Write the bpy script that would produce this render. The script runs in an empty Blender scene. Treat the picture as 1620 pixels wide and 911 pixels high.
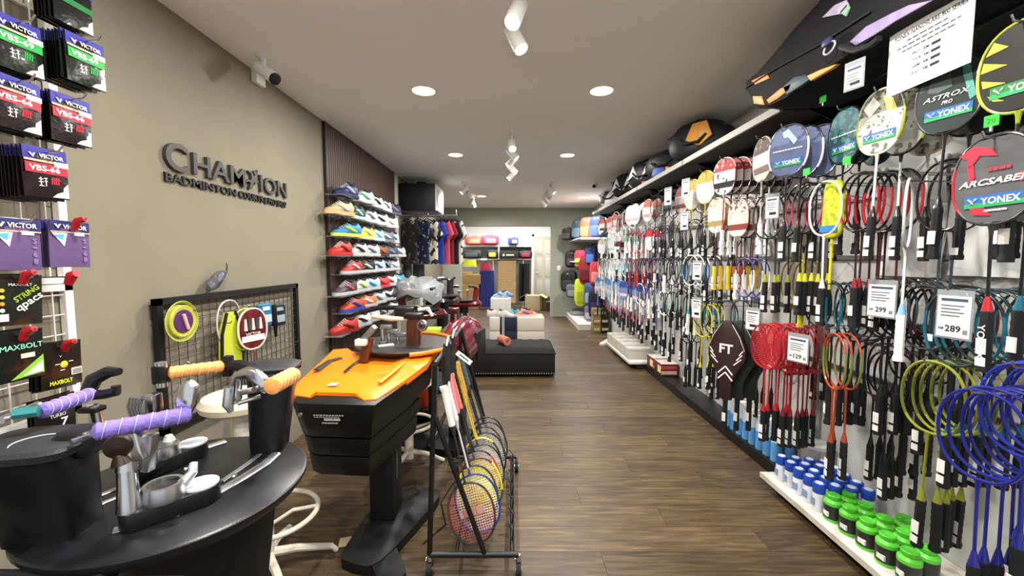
import bpy, bmesh, math, random
from mathutils import Vector, Matrix, Euler
R = math.radians
rnd = random.Random(7)
C = bpy.context.scene.collection
S = bpy.context.scene

# ------------------------------------------------------------------ camera
F_PX = 640.0; PITCH = math.atan(45.5 / F_PX); CAM_H = 1.44
cam = bpy.data.objects.new('camera', bpy.data.cameras.new('camera'))
cam.data.sensor_width = 36; cam.data.lens = F_PX / 1620 * 36
cam.data.clip_start = 0.05; cam.location = (0, 0, CAM_H)
cam.rotation_euler = (R(90) - PITCH, 0, 0)
C.objects.link(cam); S.camera = cam

# ------------------------------------------------------------------ light and exposure
W = bpy.data.worlds.new('world'); S.world = W; W.use_nodes = True
W.node_tree.nodes['Background'].inputs[0].default_value = (0.93, 0.96, 1.0, 1)   # daylight street outside the open shop front
W.node_tree.nodes['Background'].inputs[1].default_value = 0.7
S.view_settings.view_transform = 'Standard'
S.view_settings.look = 'None'
S.view_settings.exposure = 0.36
S.view_settings.gamma = 1.0
S.view_settings.use_curve_mapping = False
DOWNLIGHT_W = 36.0; SPOT_W = 22.0; REAR_SPOT_W = 42.0; STORE_W = 150.0

def ray(px, py):
    u = (px - 810) / F_PX; v = (455.5 - py) / F_PX
    return Vector((u, math.cos(PITCH) + v * math.sin(PITCH), -math.sin(PITCH) + v * math.cos(PITCH)))
def onz(px, py, z): r = ray(px, py); return r * ((z - CAM_H) / r.z) + Vector((0, 0, CAM_H))
def onx(px, py, x): r = ray(px, py); return r * (x / r.x) + Vector((0, 0, CAM_H))
def at(px, py, y): r = ray(px, py); return r * (y / r.y) + Vector((0, 0, CAM_H))

# ------------------------------------------------------------------ materials
def lin(h):
    h = h.lstrip('#'); o = []
    for i in (0, 2, 4):
        c = int(h[i:i+2], 16) / 255
        o.append(c / 12.92 if c <= .04045 else ((c + .055) / 1.055) ** 2.4)
    return (*o, 1)
_m = {}
def M(col, rough=.5, metal=0, bump=0, bscale=60, var=0, vscale=8, emit=0, alpha=1, trans=0, coat=0, stretch=None):
    k = (col, rough, metal, bump, bscale, var, vscale, emit, alpha, trans, coat, stretch)
    if k in _m: return _m[k]
    m = bpy.data.materials.new('paint_' + col.lstrip('#')); m.use_nodes = True
    nt = m.node_tree; b = nt.nodes['Principled BSDF']
    b.inputs['Base Color'].default_value = lin(col); b.inputs['Roughness'].default_value = rough
    b.inputs['Metallic'].default_value = metal; b.inputs['Coat Weight'].default_value = coat
    b.inputs['Specular IOR Level'].default_value = .5 if metal else .32; b.inputs['Alpha'].default_value = alpha; b.inputs['Transmission Weight'].default_value = trans
    if emit:
        b.inputs['Emission Color'].default_value = lin(col); b.inputs['Emission Strength'].default_value = emit
    if bump or var:
        tc = nt.nodes.new('ShaderNodeTexCoord'); mp = nt.nodes.new('ShaderNodeMapping')
        nt.links.new(tc.outputs['Object'], mp.inputs[0])
        if stretch: mp.inputs['Scale'].default_value = stretch
    if bump:
        n = nt.nodes.new('ShaderNodeTexNoise'); n.inputs['Scale'].default_value = bscale
        bp = nt.nodes.new('ShaderNodeBump'); bp.inputs['Strength'].default_value = bump; bp.inputs['Distance'].default_value = .004
        nt.links.new(mp.outputs[0], n.inputs['Vector']); nt.links.new(n.outputs[0], bp.inputs['Height'])
        nt.links.new(bp.outputs[0], b.inputs['Normal'])
    if var:
        n = nt.nodes.new('ShaderNodeTexNoise'); n.inputs['Scale'].default_value = vscale; n.inputs['Detail'].default_value = 5
        rp = nt.nodes.new('ShaderNodeValToRGB'); c0 = lin(col)
        rp.color_ramp.elements[0].position = .3; rp.color_ramp.elements[1].position = .7
        rp.color_ramp.elements[0].color = (*[x * (1 - var) for x in c0[:3]], 1)
        rp.color_ramp.elements[1].color = (*[min(1, x * (1 + var)) for x in c0[:3]], 1)
        nt.links.new(mp.outputs[0], n.inputs['Vector']); nt.links.new(n.outputs[0], rp.inputs[0])
        nt.links.new(rp.outputs[0], b.inputs['Base Color'])
    _m[k] = m; return m
def two_tone(name, c1, c2, scale=30, thr=.5, rough=.6, stretch=None):
    m = bpy.data.materials.new(name); m.use_nodes = True; nt = m.node_tree; b = nt.nodes['Principled BSDF']
    b.inputs['Roughness'].default_value = rough
    tc = nt.nodes.new('ShaderNodeTexCoord'); mp = nt.nodes.new('ShaderNodeMapping')
    if stretch: mp.inputs['Scale'].default_value = stretch
    n = nt.nodes.new('ShaderNodeTexNoise'); n.inputs['Scale'].default_value = scale; n.inputs['Detail'].default_value = 3
    rp = nt.nodes.new('ShaderNodeValToRGB'); rp.color_ramp.interpolation = 'CONSTANT'
    rp.color_ramp.elements[0].color = lin(c1); rp.color_ramp.elements[1].color = lin(c2); rp.color_ramp.elements[1].position = thr
    nt.links.new(tc.outputs['Object'], mp.inputs[0]); nt.links.new(mp.outputs[0], n.inputs['Vector'])
    nt.links.new(n.outputs[0], rp.inputs[0]); nt.links.new(rp.outputs[0], b.inputs['Base Color'])
    return m
def gloss(c): return M(c, .28, 0, coat=.3)
BLACK = M('#101011', .45); BLACKM = M('#161617', .35); RUBBER = M('#1a1a1b', .7, bump=.2, bscale=200)
WHITE = M('#e8e8e6', .5); PAPER = M('#d4d4d1', .7); CHROME = M('#d4d6da', .18, 1); STEEL = M('#a9abae', .32, 1)
INK = M('#1c1c1e', .6); WPLAS = M('#e3e2dd', .35); CARDBOARD = M('#a98558', .8, bump=.1)

# ------------------------------------------------------------------ mesh builder
class MB:
    def __init__(s): s.v = []; s.f = []; s.m = []; s.cur = 0
    def mat(s, i): s.cur = i; return s
    def face(s, idx): s.f.append(idx); s.m.append(s.cur)
    def add(s, vs, fs):
        o = len(s.v); s.v += [tuple(v) for v in vs]
        for f in fs: s.face([i + o for i in f])
        return s
    def box(s, c, d, rot=None):
        c = Vector(c); q = []
        for z in (-.5, .5):
            for y in (-.5, .5):
                for x in (-.5, .5):
                    p = Vector((x * d[0], y * d[1], z * d[2]))
                    if rot is not None: p = rot @ p
                    q.append(c + p)
        return s.add(q, [(0,2,3,1),(4,5,7,6),(0,1,5,4),(2,6,7,3),(0,4,6,2),(1,3,7,5)])
    def b2(s, a, b):
        return s.box([(x + y) / 2 for x, y in zip(a, b)], [abs(y - x) for x, y in zip(a, b)])
    def loft(s, rings, caps=True, closed=False):
        n = len(rings[0]); vs = [p for r in rings for p in r]; fs = []
        L = len(rings)
        for i in range(L if closed else L - 1):
            a = i * n; b = ((i + 1) % L) * n
            for j in range(n): fs.append((a + j, a + (j + 1) % n, b + (j + 1) % n, b + j))
        if caps and not closed:
            fs.append(tuple(range(n))[::-1]); fs.append(tuple((L - 1) * n + j for j in range(n)))
        return s.add(vs, fs)
    def tube(s, pts, r, n=8, closed=False, flat=1, up=None):
        pts = [Vector(p) for p in pts]; L = len(pts); rings = []; prev = None
        for i, p in enumerate(pts):
            if closed: t = pts[(i + 1) % L] - pts[i - 1]
            else: t = pts[min(i + 1, L - 1)] - pts[max(i - 1, 0)]
            t.normalize()
            ref = Vector(up) if up else (prev if prev is not None else (Vector((0, 0, 1)) if abs(t.z) < .9 else Vector((1, 0, 0))))
            a = t.cross(ref)
            if a.length < 1e-5: a = t.orthogonal()
            a.normalize(); b = a.cross(t).normalized(); prev = b
            rr = r[i] if isinstance(r, (list, tuple)) else r
            rings.append([p + a * math.cos(2 * math.pi * j / n) * rr + b * math.sin(2 * math.pi * j / n) * rr * flat for j in range(n)])
        return s.loft(rings, True, closed)
    def cyl(s, p0, p1, r0, r1=None, n=14):
        return s.tube([p0, p1], [r0, r0 if r1 is None else r1], n)
    def lathe(s, prof, o=(0,0,0), n=20, mtx=None):
        rings = []; o = Vector(o)
        for r, z in prof:
            ring = []
            for j in range(n):
                a = 2 * math.pi * j / n; p = Vector((r * math.cos(a), r * math.sin(a), z))
                ring.append(o + (mtx @ p if mtx is not None else p))
            rings.append(ring)
        return s.loft(rings, True)
    def prism(s, poly, z0, z1, mtx=None):
        a = [Vector((x, y, z0)) for x, y in poly]; b = [Vector((x, y, z1)) for x, y in poly]
        if mtx is not None: a = [mtx @ p for p in a]; b = [mtx @ p for p in b]
        return s.loft([a, b], True)
    def sup(s, c, d, e1=.4, e2=.4, n=20, m=12, rot=None, wob=0):
        c = Vector(c); rings = []
        def pw(x, e): return math.copysign(abs(x) ** e, x)
        for i in range(m + 1):
            th = -math.pi / 2 + math.pi * i / m; th = max(-1.569, min(1.569, th)); ring = []
            for j in range(n):
                ph = 2 * math.pi * j / n
                p = Vector((d[0] / 2 * pw(math.cos(th), e1) * pw(math.cos(ph), e2), d[1] / 2 * pw(math.cos(th), e1) * pw(math.sin(ph), e2), d[2] / 2 * pw(math.sin(th), e1)))
                if wob: p *= 1 + wob * (math.sin(p.x * 31 + p.z * 17 + c.x * 9) + math.sin(p.y * 23 - p.z * 29))
                ring.append(c + (rot @ p if rot is not None else p))
            rings.append(ring)
        return s.loft(rings, True)
    def mesh(s, name, mats=(), smooth=True, bevel=0, angle=38):
        me = bpy.data.meshes.new(name); me.from_pydata(s.v, [], s.f)
        for m in mats: me.materials.append(m)
        me.polygons.foreach_set('material_index', s.m)
        bm = bmesh.new(); bm.from_mesh(me)
        bmesh.ops.recalc_face_normals(bm, faces=bm.faces)
        if bevel:
            es = [e for e in bm.edges if len(e.link_faces) == 2 and e.calc_face_angle(0) > .6]
            bmesh.ops.bevel(bm, geom=es, offset=bevel, segments=2, affect='EDGES', profile=.5, clamp_overlap=True)
        bm.to_mesh(me); bm.free()
        if smooth: me.shade_smooth(); me.set_sharp_from_angle(angle=R(angle))
        me.update(); return me
    def build(s, name, mats, parent=None, **k):
        if not isinstance(mats, (list, tuple)): mats = [mats]
        return obj(name, s.mesh(name, mats, **k), parent)
def obj(name, me, parent=None, mtx=None, mats=None):
    o = bpy.data.objects.new(name, me); C.objects.link(o)
    if mtx is not None: o.matrix_local = mtx
    if parent is not None: o.parent = parent
    if mats:
        for i, m in enumerate(mats):
            o.material_slots[i].link = 'OBJECT'; o.material_slots[i].material = m
    return o
def tag(o, label, cat, group=None):
    o['label'] = label; o['category'] = cat
    if group: o['group'] = group
    return o
def thing(name, label, cat, loc=(0,0,0), rz=0, group=None, rot=None):
    o = bpy.data.objects.new(name, None); o.empty_display_size = .05; C.objects.link(o)
    o.location = loc; o.rotation_euler = rot if rot else (0, 0, rz)
    return tag(o, label, cat, group)
def struct(o): o['kind'] = 'structure'; return o
def frame_mtx(o, x, y):
    x = Vector(x).normalized(); y = Vector(y); z = x.cross(y).normalized(); y = z.cross(x)
    m = Matrix.Identity(4)
    for i in range(3): m[i][0] = x[i]; m[i][1] = y[i]; m[i][2] = z[i]; m[i][3] = o[i]
    return m
_t = {}
def text_mesh(s, w, h, ext=.0004, bold=0, shear=0, sp=1.0):
    k = (s, round(w, 4), round(h, 4), ext, bold, shear)
    if k in _t: return _t[k]
    cu = bpy.data.curves.new('lettering', 'FONT'); cu.body = s; cu.extrude = 0; cu.offset = bold; cu.shear = shear
    cu.align_x = 'CENTER'; cu.resolution_u = 4 if h > .1 else 2; cu.space_character = sp
    o = bpy.data.objects.new('lettering', cu); C.objects.link(o)
    dg = bpy.context.evaluated_depsgraph_get()
    me = bpy.data.meshes.new_from_object(o.evaluated_get(dg))
    C.objects.unlink(o); bpy.data.objects.remove(o)
    if ext:
        bm = bmesh.new(); bm.from_mesh(me)
        bmesh.ops.remove_doubles(bm, verts=bm.verts, dist=1e-6)
        r = bmesh.ops.extrude_face_region(bm, geom=list(bm.faces))
        bmesh.ops.translate(bm, vec=(0, 0, 1), verts=[g for g in r['geom'] if isinstance(g, bmesh.types.BMVert)])
        bmesh.ops.recalc_face_normals(bm, faces=bm.faces)
        bm.to_mesh(me); bm.free()
    xs = [v.co.x for v in me.vertices]; ys = [v.co.y for v in me.vertices]
    sx = w / (max(xs) - min(xs)) if w else 0; sy = h / (max(ys) - min(ys)) if h else 0
    if not sx: sx = sy
    if not sy: sy = sx
    cx = (max(xs) + min(xs)) / 2; cy = (max(ys) + min(ys)) / 2
    for v in me.vertices: v.co = ((v.co.x - cx) * sx, (v.co.y - cy) * sy, v.co.z * ext)
    me.shade_flat(); me.materials.clear(); me.materials.append(INK)
    _t[k] = me; return me
def bars(mtx, w, h, mat, parent, n=5, name='printed_marks'):
    # too small to read in the photograph: a broken line of print
    q = MB(); x = -w / 2; k = 0
    while x < w / 2 - 1e-6:
        l = min(w / n * (.55 + .35 * ((k * 7) % 5) / 4), w / 2 - x); q.b2((x, -h / 2, 0), (x + l, h / 2, .0006)); x += l + w * .025; k += 1
    o = q.build(name, mat, parent, smooth=False); o.matrix_local = mtx; o['kind'] = 'stuff'; return o
def text(s, w, h, mtx, mat, parent, ext=.0004, bold=0, shear=0, name='lettering'):
    return obj(name, text_mesh(s, w, h, ext, bold, shear), parent, mtx, [mat])

# ================================================================== setting
XL, XR, YB, ZC, YF = -1.73, 2.0, 10.1, 2.7, -1.6
wall_m = M('#7f7a6a', .85, bump=.12, bscale=180, var=.04, vscale=3)
ceil_m = M('#ecf0ee', .9, var=.02, vscale=1.5)
back_m = M('#9a9c90', .85, var=.03, vscale=3)

# floor planks, laid across the shop
def plank_mat():
    m = bpy.data.materials.new('oak_vinyl'); m.use_nodes = True; nt = m.node_tree; b = nt.nodes['Principled BSDF']
    N = nt.nodes.new; L = nt.links.new
    tc = N('ShaderNodeTexCoord'); oi = N('ShaderNodeObjectInfo'); ad = N('ShaderNodeVectorMath'); ad.operation = 'ADD'
    sc = N('ShaderNodeVectorMath'); sc.operation = 'SCALE'; sc.inputs['Scale'].default_value = 40
    L(oi.outputs['Random'], sc.inputs[0]); L(tc.outputs['Object'], ad.inputs[0]); L(sc.outputs[0], ad.inputs[1])
    mp = N('ShaderNodeMapping'); mp.inputs['Scale'].default_value = (1.3, 14, 3); L(ad.outputs[0], mp.inputs[0])
    n = N('ShaderNodeTexNoise'); n.inputs['Scale'].default_value = 3.2; n.inputs['Detail'].default_value = 8; n.inputs['Distortion'].default_value = .6
    L(mp.outputs[0], n.inputs['Vector'])
    rp = N('ShaderNodeValToRGB'); e = rp.color_ramp.elements
    e[0].position = .28; e[0].color = lin('#382a17'); e[1].position = .72; e[1].color = lin('#665131')
    k = rp.color_ramp.elements.new(.5); k.color = lin('#4d3b21')
    L(n.outputs[0], rp.inputs[0])
    hs = N('ShaderNodeHueSaturation'); hs.inputs['Saturation'].default_value = .85
    mr = N('ShaderNodeMapRange'); mr.inputs['To Min'].default_value = .72; mr.inputs['To Max'].default_value = 1.15
    L(oi.outputs['Random'], mr.inputs['Value']); L(mr.outputs[0], hs.inputs['Value']); L(rp.outputs[0], hs.inputs['Color'])
    L(hs.outputs[0], b.inputs['Base Color']); b.inputs['Roughness'].default_value = .42; b.inputs['Specular IOR Level'].default_value = .3
    bp = N('ShaderNodeBump'); bp.inputs['Strength'].default_value = .08; L(n.outputs[0], bp.inputs['Height']); L(bp.outputs[0], b.inputs['Normal'])
    return m
PL = plank_mat()
fl = struct(MB().b2((XL - .1, YF, -.06), (XR + .1, 14.6, -.012)).build('floor', M('#3a3128', .8)))
PW, PLEN = .19, 1.28
pm = MB().b2((-PLEN / 2 + .0008, -PW / 2 + .0008, -.012), (PLEN / 2 - .0008, PW / 2 - .0008, 0)).mesh('plank', [PL], smooth=False)
row = 0; y = .0
while y < 14.2:
    x = XL - .3 - (row * .437 % PLEN)
    while x < XR:
        if y > .5:
            cx = x + PLEN / 2
            lo, hi = max(x, XL), min(x + PLEN, XR)
            if hi - lo > .05:
                o = obj('plank', pm, fl, Matrix.Translation(((lo + hi) / 2, y + PW / 2, 0)))
                o.scale.x = (hi - lo) / PLEN
        x += PLEN
    y += PW; row += 1
struct(MB().b2((XL, YF, -.011), (XR, .55, -.0005)).build('floor_front', PL))

struct(MB().b2((XL - .15, YF, ZC), (XR + .15, YB + .2, ZC + .1)).build('ceiling', ceil_m))
struct(MB().b2((XL - .15, YF, 0), (XL, YB, ZC)).build('wall_left', wall_m))
struct(MB().b2((XR, YF, 0), (XR + .15, 10.3, ZC)).build('wall_right', M('#b9b8b3', .85, var=.03)))
OX0, OX1, OZ = -1.27, .97, 2.26
wb = MB(); wb.b2((XL, YB, 0), (OX0, YB + .2, ZC)); wb.b2((OX1, YB, 0), (XR, YB + .2, ZC)); wb.b2((OX0, YB, OZ), (OX1, YB + .2, ZC))
struct(wb.build('wall_back', back_m))
# store room behind the opening
YS = 13.6
sm = M('#c9cbc8', .85)
st = MB(); st.b2((XL - .6, YS, 0), (XR + .1, YS + .1, 2.9)); st.b2((XL - .7, YB + .2, 0), (XL - .6, YS, 2.9)); st.b2((XR, YB + .2, 0), (XR + .1, YS, 2.9))
struct(st.build('wall_storeroom', sm))
struct(MB().b2((XL - .7, YB + .2, 2.9), (XR + .1, YS + .1, 3.0)).build('ceiling_storeroom', sm))
# half-high return and door post strip at back wall right
struct(MB().b2((1.24, YB - .012, 0), (1.27, YB, ZC)).build('trim_1', back_m))
sw = thing('light_switch', 'small white switch plate on the back wall beside the bag shelves', 'switch', (1.17, YB, 1.22))
MB().b2((-.045, -.012, -.06), (.045, 0, .06)).build('plate', WPLAS, sw, bevel=.003)
MB().b2((-.02, -.018, -.025), (.02, -.012, .025)).build('rocker', WHITE, sw)

# slatted timber panel on the left wall
SY0, SY1 = 3.79, 5.98
slat_m = M('#4a3a33', .55, var=.25, vscale=3, stretch=(30, 30, 1.2))
sp = thing('slat_panel', 'dark brown vertical timber slat panel behind the wall of shoes', 'wall panel', (XL, SY0, 0))
MB().b2((0.002, 0, .02), (.012, SY1 - SY0, 2.69)).build('backing', M('#1d1714', .8), sp)
slm = MB().b2((0, -.017, .02), (.016, .017, 2.69)).mesh('slat', [slat_m], smooth=False)
n = int((SY1 - SY0) / .045)
for i in range(n): obj('slat', slm, sp, Matrix.Translation((.012, .0225 + i * .045, 0)))
MB().b2((0.001, SY1 - SY0, .02), (.05, SY1 - SY0 + .05, 2.69)).build('edge_trim', M('#c9c7c2', .5), sp)
MB().b2((0.001, -.018, .02), (.03, -.001, 2.69)).build('edge_trim', M('#2a211d', .5), sp)

# ------------------------------------------------------------------ ceiling fittings
def lamp(kind, loc, power, size=.1, rot=(0,0,0), angle=100, col=(1, .96, .9)):
    d = bpy.data.lights.new('bulb', kind); d.energy = power; d.color = col
    if kind == 'AREA': d.shape = 'DISK'; d.size = size; d.spread = R(180)
    if kind == 'SPOT': d.spot_size = R(angle); d.spot_blend = .6; d.shadow_soft_size = size
    o = bpy.data.objects.new('bulb', d); o.location = loc; o.rotation_euler = rot; C.objects.link(o); return o
GLOW = M('#ffdf9a', emit=9); COOL = M('#f4f6ff', emit=10)
ring_me = MB().lathe([(.098, 0), (.098, -.006), (.085, -.009), (.082, -.004), (.082, 0)], n=32).mesh('trim_ring', [WHITE])
disc_me = MB().lathe([(.0815, -.001), (.0815, -.004), (.06, -.006), (.001, -.0065)], n=32).mesh('diffuser', [GLOW])
dl = [(-.66, 3.12, 'left of the pair nearest the camera'), (.67, 3.12, 'right of the pair nearest the camera'),
      (-.68, 4.98, 'left of the middle pair'), (.67, 5.0, 'right of the middle pair'), (-.61, 8.2, 'small far one above the left track'),
      (1.43, 8.36, 'far one above the bag shelves'),  # next four are unseen, added to carry the rows on and light the near shop
      (-.66, 1.25, 'overhead left, just out of view'), (.67, 1.25, 'overhead right, just out of view'), (-.66, -.6, 'unseen left one by the shop front'), (.67, -.6, 'unseen right one by the shop front')]
for x, y, w in dl:
    t = thing('downlight', 'round warm recessed ceiling downlight, ' + (w or 'over the shop front out of view'), 'ceiling light', (x, y, ZC), 0, 'recessed downlights')
    obj('trim_ring', ring_me, t); obj('diffuser', disc_me, t)
    lamp('AREA', (x, y, ZC - .015), DOWNLIGHT_W, .15).name = 'downlight_bulb'
spot_n = 0
def track(x, y0, y1, ys, aims, name, power=SPOT_W):
    t = thing('track_light', name, 'track light', (x, y0, ZC), 0, 'ceiling track lights')
    MB().b2((-.017, 0, -.02), (.017, y1 - y0, 0)).build('rail', WPLAS, t)
    MB().b2((-.022, -.03, -.028), (.022, .08, -.001)).build('feed_box', WPLAS, t)
    for yy, (ax, ay, az) in zip(ys, aims):
        d = Vector((ax, ay, az)).normalized(); p = Vector((0, yy - y0, -.1))
        q = MB(); q.b2((-.012, yy - y0 - .035, -.04), (.012, yy - y0 + .035, -.02)); q.cyl((0, yy - y0, -.02), (0, yy - y0, -.09), .008)
        hd = q.build('arm', WPLAS, t)
        rot = d.to_track_quat('Z', 'Y').to_matrix()
        b = MB().lathe([(.03, -.075), (.038, -.07), (.04, .07), (.036, .075), (.034, .06)], p, 20, rot).build('lamp_head', WPLAS, t)
        MB().lathe([(.033, .061), (.02, .064), (.001, .065)], p, 20, rot).build('lens', COOL, b)
        w = Vector((x, y0, ZC)) + p + d * .08
        lamp('SPOT', w, power, .03, d.to_track_quat('-Z', 'Y').to_euler(), 95, (1, .97, .93)).name = 'track_bulb'
track(.02, 1.72, 2.6, [2.0, 2.22], [(-.3, -.55, -1), (.45, -.3, -1)], 'white ceiling track with two spotlights nearest the camera')
track(.0, 4.05, 6.0, [4.2, 4.55, 4.9, 5.3, 5.7], [(.1, -.8, -1), (.9, -.1, -1), (-.9, -.1, -1), (.9, 0, -1), (-.9, 0, -1)], 'white central ceiling track with five spotlights behind the first downlight pair')
track(-.8, 6.7, 8.9, [6.9, 7.5, 8.1, 8.6], [(-.9, -.3, -1), (.4, .6, -1), (-.6, .8, -1), (.3, .9, -1)], 'white ceiling track before the black wall cabinet', REAR_SPOT_W)
track(.66, 6.7, 8.9, [6.9, 7.5, 8.1, 8.6], [(.9, -.3, -1), (.9, .3, -1), (.9, .2, -1), (.9, .0, -1)], 'white ceiling track in front of the bag shelves on the right', REAR_SPOT_W)
for x in (-.7, .7): lamp('AREA', (x, 11.9, 2.88), STORE_W / 2, .5, col=(1, .97, .93)).name = 'storeroom_bulb'
for x in (-.7, .7):
    t = thing('storeroom_light', 'round ceiling light in the storeroom %s' % ('on the left' if x < 0 else 'on the right'), 'ceiling light', (x, 11.9, 2.9), 0, 'storeroom lights')
    obj('trim_ring', ring_me, t); obj('diffuser', disc_me, t)

# cameras on the ceiling
def cctv(loc, d, s, label):
    t = thing('security_camera', label, 'camera', loc)
    d = Vector(d).normalized(); rot = d.to_track_quat('Z', 'Y').to_matrix()
    MB().lathe([(.045 * s, 0), (.045 * s, -.008 * s), (.02 * s, -.018 * s), (.012 * s, -.05 * s)], n=18).build('mount', WPLAS, t)
    c = Vector((0, 0, -.09 * s)) + d * .03 * s
    MB().tube([(0, 0, -.04 * s), tuple(c)], .012 * s).build('arm', WPLAS, t)
    b = MB().lathe([(.022 * s, -.09 * s), (.036 * s, -.08 * s), (.036 * s, .075 * s)], c, 18, rot).build('housing', WPLAS, t)
    MB().lathe([(.036 * s, .075 * s), (.036 * s, .085 * s), (.015 * s, .088 * s), (.001, .088 * s)], c, 18, rot).build('lens_face', BLACK, b)
p = onz(416, 88, ZC)
cctv(p, (.75, -.25, -.55), 1.0, 'white bullet security camera near the left wall')
cctv(onz(943, 286, ZC), (-.5, -.8, -.3), .8, 'small dark-lensed security camera at the far end of the ceiling')
p = onx(404, 121, XL)
t = tag(MB().b2((0, -.05, -.055), (.04, .05, .055)).build('junction_box', WPLAS, bevel=.006), 'white square junction box on the left wall below the camera', 'junction box'); t.location = p

# ------------------------------------------------------------------ sign on the left wall
sg = thing('wall_sign', 'dark grey raised lettering sign of the badminton shop on the left wall', 'sign', (XL, 0, 0))
dk = M('#3a3835', .45); dk2 = M('#1c1b1a', .5)
fy = lambda px: onx(px, 290, XL).y
def sign_text(s, y0, y1, z0, z1, m, ext, bold=.012):
    text(s, y1 - y0, z1 - z0, frame_mtx((0.001, (y0 + y1) / 2, (z0 + z1) / 2), (0, 1, 0), (0, 0, 1)), m, sg, ext, bold)
zb, zt = 1.9, 2.013
text('C', .142, .142, frame_mtx((.001, 2.11, 1.96), (0, 1, 0), (0, 0, 1)), dk, sg, .02, .02)
sign_text('HAM', 2.215, 2.64, zb, zt, dk, .02, .012)
sign_text('I', 2.798, 2.82, zb, zt, dk, .02, .012)
sign_text('ON', 2.842, 3.12, zb, zt, dk, .02, .012)
P = [(0, 0), (.035, 0), (.06, .07), (.085, .055), (.12, .075), (.118, .1), (.105, .09), (.09, .1), (.1, .115), (.115, .15), (.125, .19), (.117, .19), (.1, .155), (.085, .135), (.06, .125), (.045, .15), (.0, .16), (0, .148), (.03, .135), (.035, .1), (.02, .075), (-.01, .08), (-.04, .06), (-.035, .052), (-.005, .06), (.02, .055)]
MB().prism([(x * .8, y * .72) for x, y in P], 0, .02, frame_mtx((.001, 2.675, zb), (0, 1, 0), (0, 0, 1))).build('player_letter', dk, sg, smooth=False)
MB().lathe([(.014, 0), (.014, .02)], n=14, mtx=frame_mtx((0, 0, 0), (0, 1, 0), (0, 0, 1)).to_3x3(), o=(.001, 2.742, zb + .112)).build('player_head', dk, sg)
sign_text('BADMINTON', 2.04, 2.56, 1.828, 1.873, dk2, .012, .02)
sign_text('COURTS', 2.585, 2.83, 1.828, 1.873, dk2, .012, .02)
sign_text('& PRO', 2.845, 2.985, 1.828, 1.873, dk2, .012, .02)
sign_text('SHOP', 3.0, 3.12, 1.828, 1.873, dk2, .012, .02)

# ================================================================== left foreground: string packs on a white wire rack
XRK = XL + .03
rack = thing('wire_display_rack', 'white wire display rack holding string packs on the left wall', 'display rack', (XL, 0, 0))
wm = M('#e6e4de', .4)
ye = onx(104, 400, XRK).y
def rk(a, b, r=.009): return MB().tube([(XRK - XL, *a), (XRK - XL, *b)], r, 8)
for z0, z1 in ((1.36, 2.45), (.86, 1.335)):
    for k, (a, b) in enumerate([((.75, z0), (.75, z1)), ((ye, z0), (ye, z1)), ((.75, z0), (ye, z0)), ((.75, z1), (ye, z1))]):
        a = Vector((.02, *a)); b = Vector((.02, *b))
        MB().b2((.008, min(a.y, b.y) - .014, min(a.z, b.z) - .014), (.032, max(a.y, b.y) + .014, max(a.z, b.z) + .014)).build('frame_bar', wm, rack)
    z = z0 + .07
    while z < z1 - .03:
        MB().cyl((.02, .75, z), (.02, ye, z), .0025, n=5).build('wire', wm, rack); z += .075
    y = .82
    while y < ye - .03:
        MB().cyl((.024, y, z0), (.024, y, z1), .0025, n=5).build('wire', wm, rack); y += .075

PMX = lambda p: frame_mtx(p, (0, 1, 0), (0, 0, 1))
PWD, PHT = .125, .155
cor = M('#e0b98a', .5); WLET = M('#d6d6d3', .5); peach = M('#d8a183', .5)
def pack_mesh(w, h, t=.011):
    q = MB(); n = 6; fr = []; 
    for sgn in (-1, 1):
        for j in range(n + 1):
            for i in range(n + 1):
                u = i / n * 2 - 1; v = j / n * 2 - 1
                b = (1 - u * u) * (1 - v ** 4)
                q.v.append((u * w / 2, v * h / 2, sgn * (.0008 + t / 2 * b)))
    N = (n + 1) ** 2
    for s in (0, 1):
        for j in range(n):
            for i in range(n):
                a = s * N + j * (n + 1) + i; q.face((a, a + 1, a + n + 2, a + n + 1))
    for i in range(n):
        for a, b in ((i, i + 1), (n * (n + 1) + i, n * (n + 1) + i + 1), (i * (n + 1), (i + 1) * (n + 1)), (i * (n + 1) + n, (i + 1) * (n + 1) + n)):
            q.face((a, b, b + N, a + N))
    return q.mesh('pouch', [BLACK])
pk = pack_mesh(PWD, PHT)
pk2 = pack_mesh(.13, .135)
def strip(w, h, x, y, z): return MB().b2((x - w / 2, y - h / 2, z), (x + w / 2, y + h / 2, z + .0012))
def tri(pts, z): return MB().prism(pts, z, z + .0014)
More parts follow.
